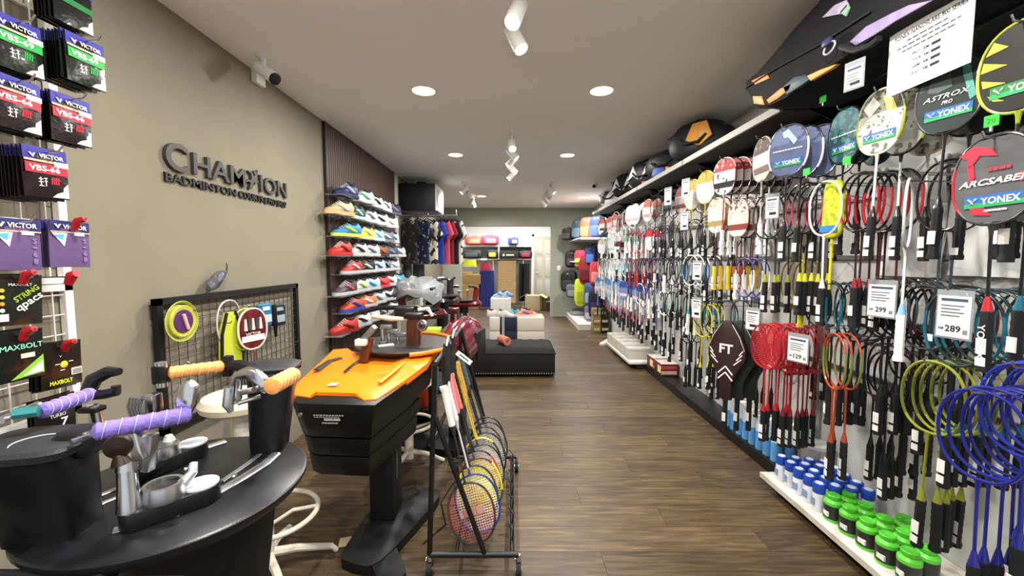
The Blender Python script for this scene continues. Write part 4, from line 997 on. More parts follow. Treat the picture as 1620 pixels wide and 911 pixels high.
for x in (-.16, -.135):
    t = tag(MB().cyl((x, 6.69, 0), (x, 6.69, .85), .006, n=8).build('white_rod', WPLAS), 'thin white rod standing before the navy footstool, %s one' % ('left' if x < -.15 else 'right'), 'rod')

# ================================================================== shoes
def shoe_meshes():
    n = 14; U = []; 
    secs = [(-.135, .012, .025, .045), (-.132, .030, .014, .085), (-.115, .036, .012, .098), (-.08, .037, .012, .094), (-.045, .036, .012, .088), (-.015, .037, .012, .092), (.01, .040, .012, .082), (.045, .044, .012, .062), (.08, .045, .012, .05), (.11, .038, .012, .042), (.13, .022, .014, .034), (.136, .006, .018, .026)]
    rings = []
    for x, w, b, h in secs:
        r = []
        for j in range(n):
            a = 2 * math.pi * j / n; c, s = math.cos(a), math.sin(a)
            zz = b + (h - b) * (.5 + .5 * math.copysign(abs(s) ** .7, s)); taper = 1 - .35 * max(0, s)
            r.append((x, math.copysign(abs(c) ** .6, c) * w * taper, zz))
        rings.append(r)
    up = MB().loft(rings).mesh('upper', [WHITE])
    so = []
    for x, w in ((-.145, .014), (-.14, .032), (-.11, .04), (-.05, .039), (0, .04), (.05, .047), (.09, .048), (.12, .038), (.138, .022), (.146, .008)): so.append((x, w))
    poly = [(x, w) for x, w in so] + [(x, -w) for x, w in reversed(so)]
    q = MB(); q.loft([[Vector((x, y * .94, .0)) for x, y in poly], [Vector((x, y, .006)) for x, y in poly], [Vector((x, y, .022)) for x, y in poly]])
    sole = q.mesh('sole', [WHITE])
    col = MB().tube([(-.07 + .042 * math.cos(a), .024 * math.sin(a), .093 + .008 * math.cos(a * 2)) for a in [i * 2 * math.pi / 16 for i in range(16)]], .006, 6, closed=True)
    col.sup((-.07, 0, .088), (.075, .042, .02), .6, .8, 12, 6)
    collar = col.mesh('collar', [BLACK])
    lq = MB()
    for i in range(5):
        x = -.012 + i * .018; z = .094 - i * .0085
        lq.tube([(x, -.024, z - .012), (x + .003, 0, z + .002), (x, .024, z - .012)], .0032, 5)
    laces = lq.mesh('laces', [WHITE])
    aq = MB()
    for s in (1,): aq.tube([(-.075, s * .035, .035), (-.03, s * .037, .045), (.01, s * .039, .06), (.04, s * .036, .064)], [.007, .013, .011, .004], 7)
    hq = MB().sup((-.128, 0, .055), (.022, .045, .06), .6, .6, 10, 8)
    acc = aq.mesh('side_stripe', [BLACK])
    return up, sole, collar, laces, acc, hq.mesh('heel_tab', [BLACK])
SH = shoe_meshes()
def shoe(loc, rz, c, acc, sole, desc, group, s=1.0, tilt=0):
    t = thing('shoe', desc, 'shoe', loc, group=group, rot=(0, R(tilt), rz)); t.scale = (s, s * 1.05, s * (1.2 if 'slat' in (group or '') else 1.1))
    obj('sole', SH[1], t, None, [M(sole, .5)]); u = obj('upper', SH[0], t, None, [M(c, .55)])
    obj('collar', SH[2], t, None, [M('#22242a' if c != '#22242a' else '#3a3d44', .7)]); obj('laces', SH[3], u, None, [M('#9a9c9e' if c in (WH, '#cfd0d2', '#d4d0cc') else '#c9cac8', .6)]); obj('side_stripe', SH[4], u, None, [M(acc, .5)]); obj('heel_tab', SH[5], u, None, [M(acc, .5)])
    return t
NV, WH, RD, CY, OR, LM, GY, BK_, TE, CR, PKR = '#1f2850', '#b4b6b8', '#a82a22', '#2f8ca6', '#c0481f', '#aab02c', '#6b727e', '#1a1b1e', '#22393e', '#b09c78', '#b0383f'
rows = [ # (pixel x, pixel y of the shoe middle, upper, accent, sole, words)
 [(546, 304, NV, '#9fb0d0', NV, 'navy'), (571, 313, '#cfd8d4', '#5fae8a', WH, 'white and mint'), (590, 320, WH, BK_, WH, 'white with black stripe'), (606, 327, WH, GY, WH, 'white'), (619, 334, '#2d2f4a', GY, '#4a4c5a', 'dark navy')],
 [(535, 333, CR, WH, '#c9a56a', 'cream'), (560, 337, TE, '#9fc4b4', '#a9d0c4', 'dark teal'), (580, 344, WH, GY, WH, 'white'), (596, 349, '#cfd0d2', BK_, WH, 'pale grey'), (612, 354, WH, '#b9a58a', WH, 'white and tan')],
 [(547, 369, '#2d7fae', LM, '#c4cc5a', 'blue with yellow sole'), (575, 369, '#d9d22e', WH, '#d5dc8a', 'yellow'), (592, 373, '#7fc4c9', WH, '#a9d6d4', 'aqua'), (606, 377, '#5a5f6c', WH, GY, 'dark grey'), (618, 377, '#cfd6dc', CY, WH, 'pale blue-white')],
 [(537, 397, RD, '#8c1f1c', '#b02f28', 'red'), (562, 397, WH, BK_, WH, 'white with dark collar'), (581, 397, WH, GY, WH, 'clean white'), (598, 399, '#5a4a40', OR, '#3a332f', 'brown'), (613, 400, '#3c4256', GY, '#8b93a0', 'slate blue'), (625, 400, WH, GY, WH, 'bright white')],
 [(555, 427, RD, WH, WH, 'red with white sole'), (575, 425, BK_, WH, WH, 'black with white sole'), (592, 421, '#b9c6d6', '#3a5a9a', WH, 'pale blue'), (605, 421, GY, BK_, '#b9bcc2', 'grey'), (617, 421, WH, '#9fb4c9', WH, 'white and ice blue')],
 [(545, 458, '#4a3a40', '#b04a5a', WH, 'dark plum with white sole'), (566, 456, WH, '#8fc43a', WH, 'white and lime'), (581, 451, '#9fc9d6', '#2d7fae', WH, 'white and sky blue'), (598, 448, PKR, '#a82f3a', '#c9444c', 'coral red'), (611, 445, '#d4d0cc', RD, WH, 'white with red flash'), (625, 443, '#3a9fc0', WH, '#2d8fb0', 'cyan')],
 [(556, 484, OR, '#2f3f9a', '#3a4aa8', 'orange with blue sole'), (575, 479, '#d8714a', WH, WH, 'orange and white'), (592, 471, WH, GY, WH, 'white'), (607, 469, WH, BK_, WH, 'white with dark stripe'), (621, 466, '#55565c', GY, '#6a6b70', 'charcoal')],
 [(543, 512, '#b03028', '#6a1a18', '#8c2a24', 'dark red'), (566, 508, '#d5d3cd', BK_, WH, 'off-white'), (583, 506, '#c9cccf', GY, WH, 'light grey'), (600, 498, '#3a3c44', WH, WH, 'black and white'), (617, 487, '#cfcdc9', GY, WH, 'ivory'), (627, 484, WH, GY, WH, 'white')]]
ordw = ['topmost', 'second', 'third', 'fourth', 'fifth', 'sixth', 'seventh', 'lowest']
acr = M('#b9bdbe', .15, alpha=.22)
XS = -1.6
for r, row_ in enumerate(rows):
    p0 = onx(row_[0][0], row_[0][1], XS); p1 = onx(row_[-1][0], row_[-1][1], XS); zz = sum(onx(a[0], a[1], XS).z for a in row_) / len(row_) - .05
    ya, yb = p0.y - .2, min(p1.y + .2, 5.95)
    t = thing('shoe_shelf', f'clear acrylic shoe shelf on the slat panel, {ordw[r]} from the top' if r not in (0, 7) else f'clear acrylic shoe shelf on the slat panel, {ordw[r]} of all', 'shelf', (XL, ya, zz), 0, 'acrylic shoe shelves')
    MB().b2((.03, 0, -.008), (.19, yb - ya, -.001)).build('plate', acr, t)
    MB().b2((.186, 0, -.01), (.19, yb - ya, .0)).build('front_lip', M('#77797a', .2, alpha=.45), t)
    for k in range(3):
        yy = (yb - ya) * (k + .5) / 3
        MB().prism([(.029, -.008), (.12, -.008), (.029, -.05)], yy - .004, yy + .004, frame_mtx((0, 0, 0), (1, 0, 0), (0, 0, 1)) @ Matrix.Scale(-1, 4, (0, 0, 1))).build('bracket', STEEL, t)
    for k, (px, py, c, a, s, w) in enumerate(row_):
        p = onx(px, py, XS)
        shoe((XS + .005, p.y, zz), R(-90 - 20 + rnd.uniform(-12, 12)), c, a, s, f'{w} badminton shoe on the {ordw[r]} shoe shelf' + (' nearest the camera' if k == 0 else ''), 'shoes on the slat panel', 1.16, 0)
# shoes on the footstools
shoe((-.22, 7.62, .72), R(150), '#9fc0de', '#4a7fc0', WH, 'light blue shoe on the tall white footstool', 'shoes on the footstools', 1.15)
shoe((-.1, 7.7, .72), R(40), '#7fa8d0', WH, '#5a78c0', 'blue shoe at the right of the tall white footstool', 'shoes on the footstools', 1.15)
shoe((.0, 7.05, .46), R(140), '#3f9fc0', WH, CY, 'teal blue shoe on the navy footstool', 'shoes on the footstools', 1.15)
shoe((-.1, 6.86, .46), R(-20), '#d6ddd4', '#9fc9b4', WH, 'white shoe at the front of the navy footstool', 'shoes on the footstools', 1.15)
shoe((-.29, 6.95, .46), R(10), '#d8cfc8', PKR, WH, 'white and pink shoe on the narrow pale footstool', 'shoes on the footstools', 1.1)
shoe((.2, 6.95, .46), R(-165), '#e0805a', '#5a4ab0', '#d9d2e0', 'orange shoe with purple trim on the beige footstool', 'shoes on the footstools', 1.15)
shoe((.3, 7.08, .46), R(-30), '#e8a080', '#7a6ac0', '#e3d5dc', 'peach shoe at the back of the beige footstool', 'shoes on the footstools', 1.15)

# ================================================================== clothes and wall cabinet beyond the slat panel
p0 = at(626, 333, 6.25); p1 = at(688, 290, 6.25)
cb = thing('wall_cabinet', 'black wall cabinet with white end panel above the hanging shirts', 'cabinet', (XL, 6.25, 0))
cx1 = p1.x - XL
MB().b2((.002, 0, p0.z), (cx1, .7, p1.z)).build('body', M('#151516', .5), cb, bevel=.005)
MB().b2((cx1, .01, p0.z + .005), (cx1 + .012, .69, p1.z - .005)).build('end_panel', M('#c9c9c5', .5), cb)
MB().b2((cx1 + .012, .12, p0.z + .07), (cx1 + .016, .58, p1.z - .07)).build('poster', M('#8d8f90', .5, var=.5, vscale=8), cb)
MB().b2((.0, -.03, p0.z - .03), (cx1 + .05, .72, p0.z - .005)).build('base_shelf', M('#2a2438', .4), cb)
for k, (x, w, h) in enumerate(((.08, .2, .035), (.26, .16, .055), (.4, .08, .03))):
    t = thing('dark_parcel', 'small dark bundle on top of the black wall cabinet, %s' % ('leftmost', 'middle', 'rightmost')[k], 'parcel', (XL + x + .05, 6.5, p1.z))
    MB().sup((0, 0, h / 2), (w, .25, h), .5, .5, wob=.03).build('bundle', M('#1c1b1c', .7), t)
    MB().tube([(-w / 3, 0, h * .8), (0, -.02, h * 1.1), (w / 3, .02, h * .8)], .008, 6).build('strap', BLACK, t)

def shirt(loc, rz, m, label, trim=None, w=.5, h=.68, collar='#1a1a1a', decal=None):
    t = thing('t_shirt', label, 'shirt', loc, rz, 'shirts on the rail')
    rings = []
    for i in range(12):
        s = i / 11; z = -s * h; ww = w / 2 * (.52 + .45 * min(1, s * 5) ** .6) * (1 + .03 * math.sin(s * 6)); dd = .016 + .008 * min(1, s * 4)
        rings.append([(math.cos(a) * ww, math.sin(a) * dd * (1 + .25 * math.sin(a * 3 + i)) + .005 * math.sin(math.cos(a) * 9 + i * .5), z - .05 * abs(math.cos(a)) * (1 - s)) for a in [j * 2 * math.pi / 28 for j in range(28)]])
    b = MB().loft(rings).build('body', m, t)
    for sx in (-1, 1):
        rr = []
        for i in range(5):
            s = i / 4; c = Vector((sx * (w * .34 + .13 * s), 0, -.06 - .2 * s))
            rr.append([c + Vector((math.cos(a) * .075 * .8 * sx, math.sin(a) * .02, math.cos(a) * .045)) for a in [j * 2 * math.pi / 12 for j in range(12)]])
        MB().loft(rr).build('sleeve', m, t)
    MB().tube([(math.cos(a) * .075, math.sin(a) * .04 - .005, -.0 + .012 * math.cos(2 * a)) for a in [j * 2 * math.pi / 16 for j in range(16)]], .007, 6, closed=True).build('collar', M(collar, .7), t)
    MB().tube([(-.16, 0, -.02), (0, 0, .04), (.16, 0, -.02)], .006, 6).build('hanger', BLACK, t)
    MB().tube([(0, 0, .04), (0, 0, .08), (.0, .02, .1), (0, .035, .085)], .003, 6).build('hanger_hook', STEEL, t)
    if trim: MB().loft([[(x * w * .48, y, z) for x, y in ((-1, -.03), (1, -.03), (1, -.026), (-1, -.026))] for z in (-.3, -.42)]).build('print', M(trim, .7), t)
    return t
rail = thing('clothes_rail', 'chrome clothes rail carrying the shirts under the black wall cabinet', 'clothes rail', (XL, 6.1, 0))
zr = at(660, 340, 6.2).z
MB().cyl((.001, .15, zr), (.9, .15, zr), .012).build('rail', CHROME, rail); MB().cyl((.45, .15, zr), (.45, .15, p0.z - .03), .008).build('drop_rod', CHROME, rail)
MB().cyl((.88, .15, zr), (.88, .15, p0.z + .02), .008).build('drop_rod', CHROME, rail); MB().lathe([(.03, -.006), (.03, 0), (.001, 0)], (.001, .15, zr), 16, Matrix.Rotation(R(90), 3, 'Y')).build('flange', CHROME, rail)
blk = two_tone('black_print', '#151516', '#5a5152', 9, .58); nvp = two_tone('navy_print', '#1a2038', '#8b93a6', 14, .6); wbp = two_tone('camo_print', '#c9c2b0', '#22242a', 12, .5); wbr = two_tone('pale_print', '#c9c4bc', '#2a2a2c', 8, .55)
for x, m, lab in ((.12, blk, 'black shirt with grey print at the left end of the rail'), (.3, nvp, 'navy patterned shirt beside the black one on the rail'), (.43, wbp, 'white and black patterned shirt in the middle of the rail'),
                  (.56, M('#2440a4', .7, var=.1), 'royal blue shirt on the rail'), (.65, M('#b84a64', .7), 'pink shirt between the blue and dark ones'), (.71, M('#7a1c24', .7), 'dark red shirt near the right end of the rail'), (.78, M('#17171a', .7), 'black shirt at the right end of the rail'), (.84, wbr, 'pale mottled shirt at the extreme right of the rail')):
    shirt((XL + x, 6.25, zr - .085), R(-38 if x < .5 else -50), m, lab, collar='#101012', h=.66)
def hanging(name, loc, rz, w, h, m, label, cat, d=.05, legs=False):
    t = thing(name, label, cat, loc, rz)
    rings = []
    for i in range(10):
        s = i / 9; ww = w / 2 * (.85 + .15 * s)
        rings.append([(math.cos(a) * ww, math.sin(a) * d * (1 + .3 * math.sin(a * 5 + i * .4)), -s * h) for a in [j * 2 * math.pi / 24 for j in range(24)]])
    MB().loft(rings).build('cloth', m, t)
    MB().tube([(-w * .3, 0, .0), (0, 0, .03), (w * .3, 0, 0)], .005, 6).build('hanger', BLACK, t)
    return t
for k, (px, c) in enumerate(((642, '#55565a'), (662, '#4a4b4f'))):
    p = at(px, 418, 6.5); hanging('trousers', p, R(-20), .24, .5, M(c, .7), 'grey trousers hanging under the shirts, %s pair' % ('left', 'right')[k], 'trousers')
# side wall strip beyond the rail: pale end board
t = tag(MB().b2((0, 0, 0), (.04, .35, 2.2)).build('white_board', M('#c9cbc9', .6)), 'pale upright board against the left wall behind the shirts', 'board'); t.location = (XL + .002, 7.4, 0)

# ================================================================== storeroom
def S_(px, py, y=12.6): return at(px, py, y)
sh = thing('store_shelving', 'white storeroom shelving unit with two long shelves', 'shelving', (0, 12.9, 0))
xs = S_(731, 400, 12.9).x - .35; xe = S_(842, 400, 12.9).x
for py in (388, 409):
    z = S_(780, py, 12.65).z; MB().b2((xs, -.25, z - .03), (xe, .4, z)).build('shelf', WHITE, sh)
    MB().b2((xs, -.26, z - .045), (xe, -.25, z + .004)).build('shelf_edge', WHITE, sh)
z388 = S_(780, 388, 12.65).z; z409 = S_(780, 409, 12.65).z
for px in (789, 842): x = S_(px, 400, 12.65).x; MB().b2((x - .02, -.25, .0 if px == 842 else z409), (x + .02, .4, z388 + (.3 if px == 789 else .02))).build('upright', WHITE, sh)
MB().b2((xs, .4, 0), (xe, .42, z388)).build('back_panel', M('#b9bcb9', .7), sh)
def duffel(loc, rz, L_, W_, H_, c, acc, label, cat='bag', group=None):
    t = thing('duffel_bag', label, cat, loc, rz, group)
    MB().sup((0, 0, H_ / 2), (L_, W_, H_), .45, .4, 24, 12, wob=.012).build('body', M(c, .6, bump=.1), t)
    MB().sup((0, -W_ * .42, H_ * .42), (L_ * .6, W_ * .25, H_ * .5), .3, .3).build('pocket', M(acc, .6), t)
    MB().tube([(-L_ * .46, 0, H_ * .86), (0, 0, H_ * 1.005), (L_ * .46, 0, H_ * .86)], .008, 6).build('zip', M('#1b1b1c', .5), t)
    for s in (-1, 1): MB().tube([(s * L_ * .22, -W_ * .5, H_ * .2), (s * L_ * .22, -W_ * .45, H_ * .85), (s * L_ * .05, -W_ * .2, H_ * 1.08)], .012, 6, flat=.5).build('strap', M('#2a2a2c', .6), t)
    return t
p = S_(750, 388); duffel((p.x, 12.75, z388), 0, .6, .4, .27, '#d2553c', '#e0846a', 'orange duffel bag on the top storeroom shelf')
p = S_(774, 388); duffel((p.x + .02, 12.72, z388), R(8), .58, .4, .3, '#c73a58', '#e0708a', 'pink duffel bag on the top storeroom shelf')
p = S_(800, 388); t = thing('wire_crate', 'white wire crate of purple goods on the top storeroom shelf', 'crate', (p.x, 12.75, z388))
for i in range(7): MB().cyl((-.2 + i * .066, -.15, 0), (-.2 + i * .066, -.15, .26), .006, n=6).build('wire', WHITE, t)
for z in (.01, .13, .26): MB().tube([(-.2, -.15, z), (.2, -.15, z), (.2, .15, z), (-.2, .15, z)], .006, 6, closed=True).build('wire', WHITE, t)
p = S_(809, 388); t = duffel((p.x + .05, 12.6, z388), R(20), .3, .3, .24, '#3b3f8c', '#8a90c4', 'purple bag beside the wire crate')
p = S_(748, 409); duffel((p.x - .05, 12.7, z409), 0, .66, .4, .27, '#2b2c2e', '#45474a', 'long black bag on the lower storeroom shelf')
p = S_(779, 409); t = duffel((p.x, 12.7, z409), 0, .36, .4, .28, '#212224', '#b9c93a', 'black bag with lime pocket on the lower storeroom shelf')
p = S_(805, 409); t = thing('black_carton', 'black printed carton on the lower storeroom shelf', 'carton', (p.x, 12.7, z409)); MB().b2((-.3, -.2, 0), (.3, .2, .24)).build('box', M('#1b1c1d', .5), t, bevel=.006)
bars(frame_mtx((.04, -.202, .11), (1, 0, 0), (0, 0, 1)), .24, .045, M('#b9b08a', .5), t, 6); MB().lathe([(.035, 0), (.035, .002)], (-.16, -.203, .11), 14, Matrix.Rotation(R(90), 3, 'X')).build('emblem', M('#b9b08a', .5), t)
p = S_(830, 409); duffel((p.x + .03, 12.7, z409), 0, .42, .4, .25, '#232427', '#8c2438', 'black and maroon bag at the end of the lower storeroom shelf')
def carton(x, y, z, w, d, h, label, rz=0, open_=False, c='#a3814f'):
    t = thing('cardboard_box', label, 'box', (x, y, z), rz)
    MB().b2((-w / 2, -d / 2, 0), (w / 2, d / 2, h)).build('box', M(c, .8, bump=.08), t, bevel=.004)
    MB().b2((-w / 2 - .001, -.03, h * .0 + h), (w / 2 + .001, .03, h + .002)).build('tape', M('#c4a877', .3), t)
    if open_:
        for s in (-1, 1): MB().box((s * (w / 2 + .08), 0, h - .02), (.2, d, .006), Matrix.Rotation(R(s * 30), 3, 'Y')).build('flap', M('#c9b48a', .8), t)
    return t
p = S_(744, 500, 11.6); carton(p.x, 11.8, 0, .5, .4, .72, 'tall brown cardboard box at the foot of the storeroom pile')
p = S_(748, 455, 11.6); carton(p.x + .02, 11.8, .722, .42, .38, .28, 'brown cardboard box stacked on top of the tall box')
p = S_(737, 440, 12.3); carton(p.x, 12.35, 0, .34, .4, 1.05, 'tall carton standing behind the box pile', c='#8c6f47')
hanging('yellow_jacket', S_(743, 411, 11.9), R(15), .42, .2, M('#c6cf2c', .6), 'lime yellow jacket hung over the boxes', 'jacket')
hanging('pink_top', S_(768, 416, 11.8), R(10), .34, .22, M('#b8344c', .6), 'crimson garment above the blue robe', 'garment')
hanging('blue_robe', S_(770, 428, 11.7), 0, .48, 1.05, M('#20286e', .6, var=.15), 'deep blue long jacket hanging in the storeroom', 'jacket', .1)
rk2 = thing('garment_rack', 'chrome garment rack in the storeroom doorway', 'garment rack', (S_(803, 411, 11.9).x, 11.9, 0))
zt2 = S_(803, 411, 11.9).z
MB().cyl((-.45, 0, zt2), (.5, 0, zt2), .014).build('rail', BLACK, rk2)
for x in (-.42, .46): MB().cyl((x, 0, 0), (x, 0, zt2), .012).build('post', WPLAS, rk2); MB().b2((x - .02, -.22, 0), (x + .02, .22, .03)).build('foot', WPLAS, rk2)
p = S_(802, 412, 11.85)
t = thing('bamboo_blind', 'pale tan rolled-down blind panel hanging on the garment rack', 'blind', (p.x, 11.84, p.z))
nb = 16; hb = 1.25
for i in range(nb): MB().b2((-.26, -.008, -(i + 1) * hb / nb + .004), (.26, .008, -i * hb / nb)).build('slat', M('#c9a877', .7, var=.12, vscale=4), t)
MB().b2((-.28, -.02, 0), (.28, .02, .03)).build('head_rail', BLACK, t)
for k, px in enumerate((826, 833)):
    hanging('black_garment', S_(px, 417, 11.9), R(60), .34, .98 if k else 1.1, M('#17181a', .7), 'black garment hanging at the right of the rack, %s one' % ('left', 'right')[k], 'garment', .06)
d1 = thing('storeroom_door', 'pale grey six-panel door at the back of the storeroom', 'door', (0, YS - .05, 0))
xa, xb_, zt3 = S_(845, 400, YS - .05).x, S_(876, 400, YS - .05).x, S_(850, 374, YS - .05).z
MB().b2((xa, 0, 0), (xb_, .045, zt3)).build('leaf', M('#b5b4a4', .5), d1)
pw = (xb_ - xa - .27) / 2
for i in range(2):
    for za, zb_ in ((.15, .75), (.85, 1.5), (1.6, zt3 - .12)):
        x = xa + .09 + i * (pw + .09)
        MB().b2((x, -.012, za), (x + pw, .0, zb_)).build('panel', M('#bdbcac', .5), d1, bevel=.01)
MB().b2((xa - .07, -.01, 0), (xa, .045, zt3 + .07)).build('jamb', WHITE, d1); MB().b2((xa - .07, -.01, zt3), (xb_ + .07, .045, zt3 + .07)).build('jamb', WHITE, d1)
MB().tube([(xa + .05, 0, 1.0), (xa + .05, -.05, 1.0), (xa + .14, -.05, 1.0)], .009, 8).build('handle', STEEL, d1)
p = S_(845, 488, 11.6); carton(p.x - .02, 11.5, 0, .42, .35, .42, 'pale opened cardboard box by the storeroom door', R(-15), True, '#b9ab86')
p = S_(858, 488, 11.6); carton(p.x + .05, 11.75, 0, .3, .3, .36, 'dark brown carton behind the opened box', R(20), False, '#6a5a3c')
t = thing('round_bin', 'squat dark bin at the right of the storeroom cartons', 'bin', (p.x + .2, 11.2, 0)); MB().lathe([(.1, 0), (.13, .25), (.14, .26), (.12, .26), (.1, .02)], n=20).build('body', M('#3c3a36', .5), t); MB().lathe([(.142, .255), (.142, .268), (.12, .27)], n=20).build('rim', M('#55524c', .5), t)

# ================================================================== far right: platform, bag shelves
pf = thing('display_platform', 'low white display platform under the hanging bags at the far right', 'platform', (1.35, 8.15, 0))
MB().b2((0, 0, .1), (.64, 1.9, .125)).build('top', WHITE, pf, bevel=.004); MB().b2((.008, .008, 0), (.64, 1.9, .1)).build('plinth', M('#c9c7bf', .6), pf)
bsh = thing('bag_shelf', 'white angled wall shelf carrying the backpacks', 'shelf', (1.9, 8.3, 0))
za = at(925, 376, 8.5).z
MB().b2((-.5, 0, za - .02), (.09, 1.75, za)).build('plate', WHITE, bsh); MB().b2((-.5, -.0, za - .045), (.09, .02, za - .02)).build('front_edge', WHITE, bsh)
zb2 = at(900, 413, 9.6).z
bs2 = tag(MB().b2((1.35, 9.0, zb2 - .02), (1.97, 10.05, zb2)).build('bracket_shelf', WHITE), 'small white wall shelf below the backpack shelf', 'shelf')
def backpack(loc, rz, w, d, h, c, acc, label, group='bags at the far right'):
    t = thing('backpack', label, 'bag', loc, rz, group)
    MB().sup((0, 0, h / 2), (w, d, h), .5, .45, 20, 12, wob=.01).build('body', M(c, .6, bump=.1), t)
    MB().sup((0, -d * .45, h * .33), (w * .72, d * .35, h * .45), .35, .35).build('pocket', M(acc, .6), t)
    MB().tube([(-.04, 0, h * .97), (-.03, 0, h * 1.06), (.03, 0, h * 1.06), (.04, 0, h * .97)], .008, 6).build('top_handle', BLACK, t)
    for s in (-1, 1): MB().tube([(s * w * .2, d * .4, h * .9), (s * w * .24, d * .62, h * .6), (s * w * .22, d * .45, h * .15)], .014, 6, flat=.5).build('strap', BLACK, t)
    MB().tube([(-w * .42, -d * .2, h * .6), (0, -d * .48, h * .88), (w * .42, -d * .2, h * .6)], .006, 6).build('zip', M('#c9c9c9', .4), t)
for px, y, c, a, lab in ((900, 9.7, '#3a3c3e', '#55585a', 'dark grey backpack at the far end of the white shelf'), (916, 9.3, '#3a4a58', '#55687a', 'slate backpack on the white shelf'), (930, 8.85, '#d04a30', '#e0704a', 'orange-red backpack on the white shelf'), (945, 8.6, '#1f3054', '#33487a', 'navy backpack nearest the camera on the white shelf')):
    p = at(px, 372, y); backpack((p.x, y, za), R(-50), .32, .22, .46 if px > 910 else .3, c, a, lab)
bagwall = thing('bag_peg_panel', 'dark peg panel on the right wall behind the hanging bags', 'peg panel', (0, 0, 0))
MB().b2((1.975, 8.2, .15), (1.998, 10.05, za - .06)).build('board', M('#4a4b48', .7), bagwall)
for k, (px, py, y, w, h, c, a, lab) in enumerate([
    (919, 410, 9.2, .3, .42, '#c9405a', '#d9dc3a', 'pink and yellow bag hanging below the backpack shelf'), (928, 427, 8.9, .34, .62, '#8c1a24', '#5a1018', 'dark red bag hanging below the orange backpack'),
    (941, 432, 8.6, .22, .5, '#c23a44', '#d98a8a', 'slim crimson bag beside the dark red one'), (935, 404, 8.7, .24, .4, '#22366a', '#4a6ab0', 'navy blue bag hanging under the shelf front'),
    (905, 410, 9.6, .34, .4, '#1f2022', '#3a3b3d', 'black bag hanging at the back of the bag wall'), (900, 445, 9.5, .4, .5, '#17181a', '#2c2d30', 'black rucksack in the middle of the bag wall'),
    (908, 460, 9.3, .36, .32, '#55585c', '#77797d', 'grey bag under the black rucksack'), (918, 462, 9.0, .26, .62, '#bccb2e', '#9aa824', 'lime yellow bag hanging low on the bag wall'),
    (933, 465, 8.7, .24, .5, '#3a4e80', '#8a93a8', 'blue and grey bag beside the lime one'), (942, 480, 8.45, .3, .62, '#151c36', '#22305a', 'navy bag standing at the front of the platform'), (950, 455, 8.3, .22, .26, '#c9c4c4', '#b84a54', 'white and red pouch above the navy bag'), (931, 495, 8.55, .18, .3, '#6c6480', '#a9a0b8', 'small mauve bag leaning on the platform')]):
    p = at(px, py, y); zb_ = max(p.z - h / 2, .127)
    if zb_ > .13: MB().tube([(1.99, y + .02, zb_ + h * 1.04), (p.x + .02, y, zb_ + h * 1.05), (p.x - .03, y, zb_ + h * 1.07)], .006, 6).build('peg', STEEL, bagwall)
    backpack((p.x, y, zb_), R(-40 + (k * 17) % 40), w, .16, h, c, a, lab)
for k, (x, y) in enumerate(((1.55, 9.5), (1.6, 9.8))):
    t = thing('folded_bag', 'grey flattened bag lying on the platform, %s one' % ('front', 'rear')[k], 'bag', (x, y, .125)); MB().sup((0, 0, .05), (.35, .28, .1), .5, .5, wob=.03).build('body', M('#8b8a86', .7), t); MB().tube([(-.15, 0, .09), (0, 0, .12), (.15, 0, .09)], .01, 6).build('strap', BLACK, t)
for k in range(6):
    t = thing('shoe_carton', ('gold', 'black')[k % 2] + ' small carton stacked below the racket wall, ' + ('bottom', 'bottom', 'middle', 'middle', 'top', 'top')[k] + ' level', 'carton', (1.66 + .16 * (k % 2), 7.95, .0 + (k // 2) * .16))
    MB().b2((-.075, -.12, .0), (.075, .12, .155)).build('box', M(('#7a6840', '#1f1d1a')[k % 2], .5), t, bevel=.003); MB().b2((-.06, -.122, .05), (.06, -.12, .1)).build('label_panel', M('#b9a878', .5), t)

# ================================================================== right wall: display panels, shelves, hooks, rackets
XP = 1.955                                   # face of the display boards
bays = [(.45, 2.52, 'nearest the camera'), (2.54, 3.85, 'second from the camera'), (3.87, 5.2, 'third from the camera'), (5.22, 6.6, 'fourth from the camera'), (6.62, 8.1, 'at the far end')]
panels = []
board_m = M('#b4b4b0', .6, var=.03)
for y0, y1, w in bays:
    t = thing('racket_display_rack', f'white racket display rack on the right wall, {w}', 'display rack', (XR, y0, 0), 0, 'racket display panels')
    MB().b2((-.045, 0, .02), (-.002, y1 - y0, 2.24)).build('backboard', board_m, t)
    for y in (.015, y1 - y0 - .015): MB().b2((-.06, y - .012, .05), (-.045, y + .012, 2.24)).build('upright', STEEL, t)
    for z in (2.2, 2.06, 1.78, 1.45, 1.12, .8):
        MB().b2((-.066, 0, z - .012), (-.05, y1 - y0, z + .012)).build('cross_rail', BLACKM if z > 2 else STEEL, t)
    panels.append((y0, y1, t))
def panel_for(y):
    for y0, y1, t in panels:
        if y <= y1 + .02: return y0, t
    return panels[-1][0], panels[-1][2]
# wall shelves
def shelf(x0, y0, y1, z, m, label, thick=.03, name='base_shelf'):
    t = thing(name, label, 'shelf', (x0, y0, 0))
    MB().b2((0, 0, z - thick), (XR - .05 - x0, y1 - y0, z)).build('plate', m, t, bevel=.002)
    MB().b2((.12, .02, 0), (XR - .05 - x0, y1 - y0 - .02, z - thick)).build('plinth', M('#1d1c1b', .6), t)  # support block; its near-black colour paints the shadowed gap under the plate
    MB().b2((-.002, 0, z - thick), (-.0001, y1 - y0, z)).build('edge_strip', M('#b9b4a8', .5) if m != BLACKM else BLACK, t)
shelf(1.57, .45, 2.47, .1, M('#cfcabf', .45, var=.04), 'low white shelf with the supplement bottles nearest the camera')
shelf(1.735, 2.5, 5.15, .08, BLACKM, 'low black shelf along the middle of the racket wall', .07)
shelf(1.53, 5.2, 6.5, .1, M('#d8d5cc', .5), 'low white shelf with cartons at the far end of the racket wall')
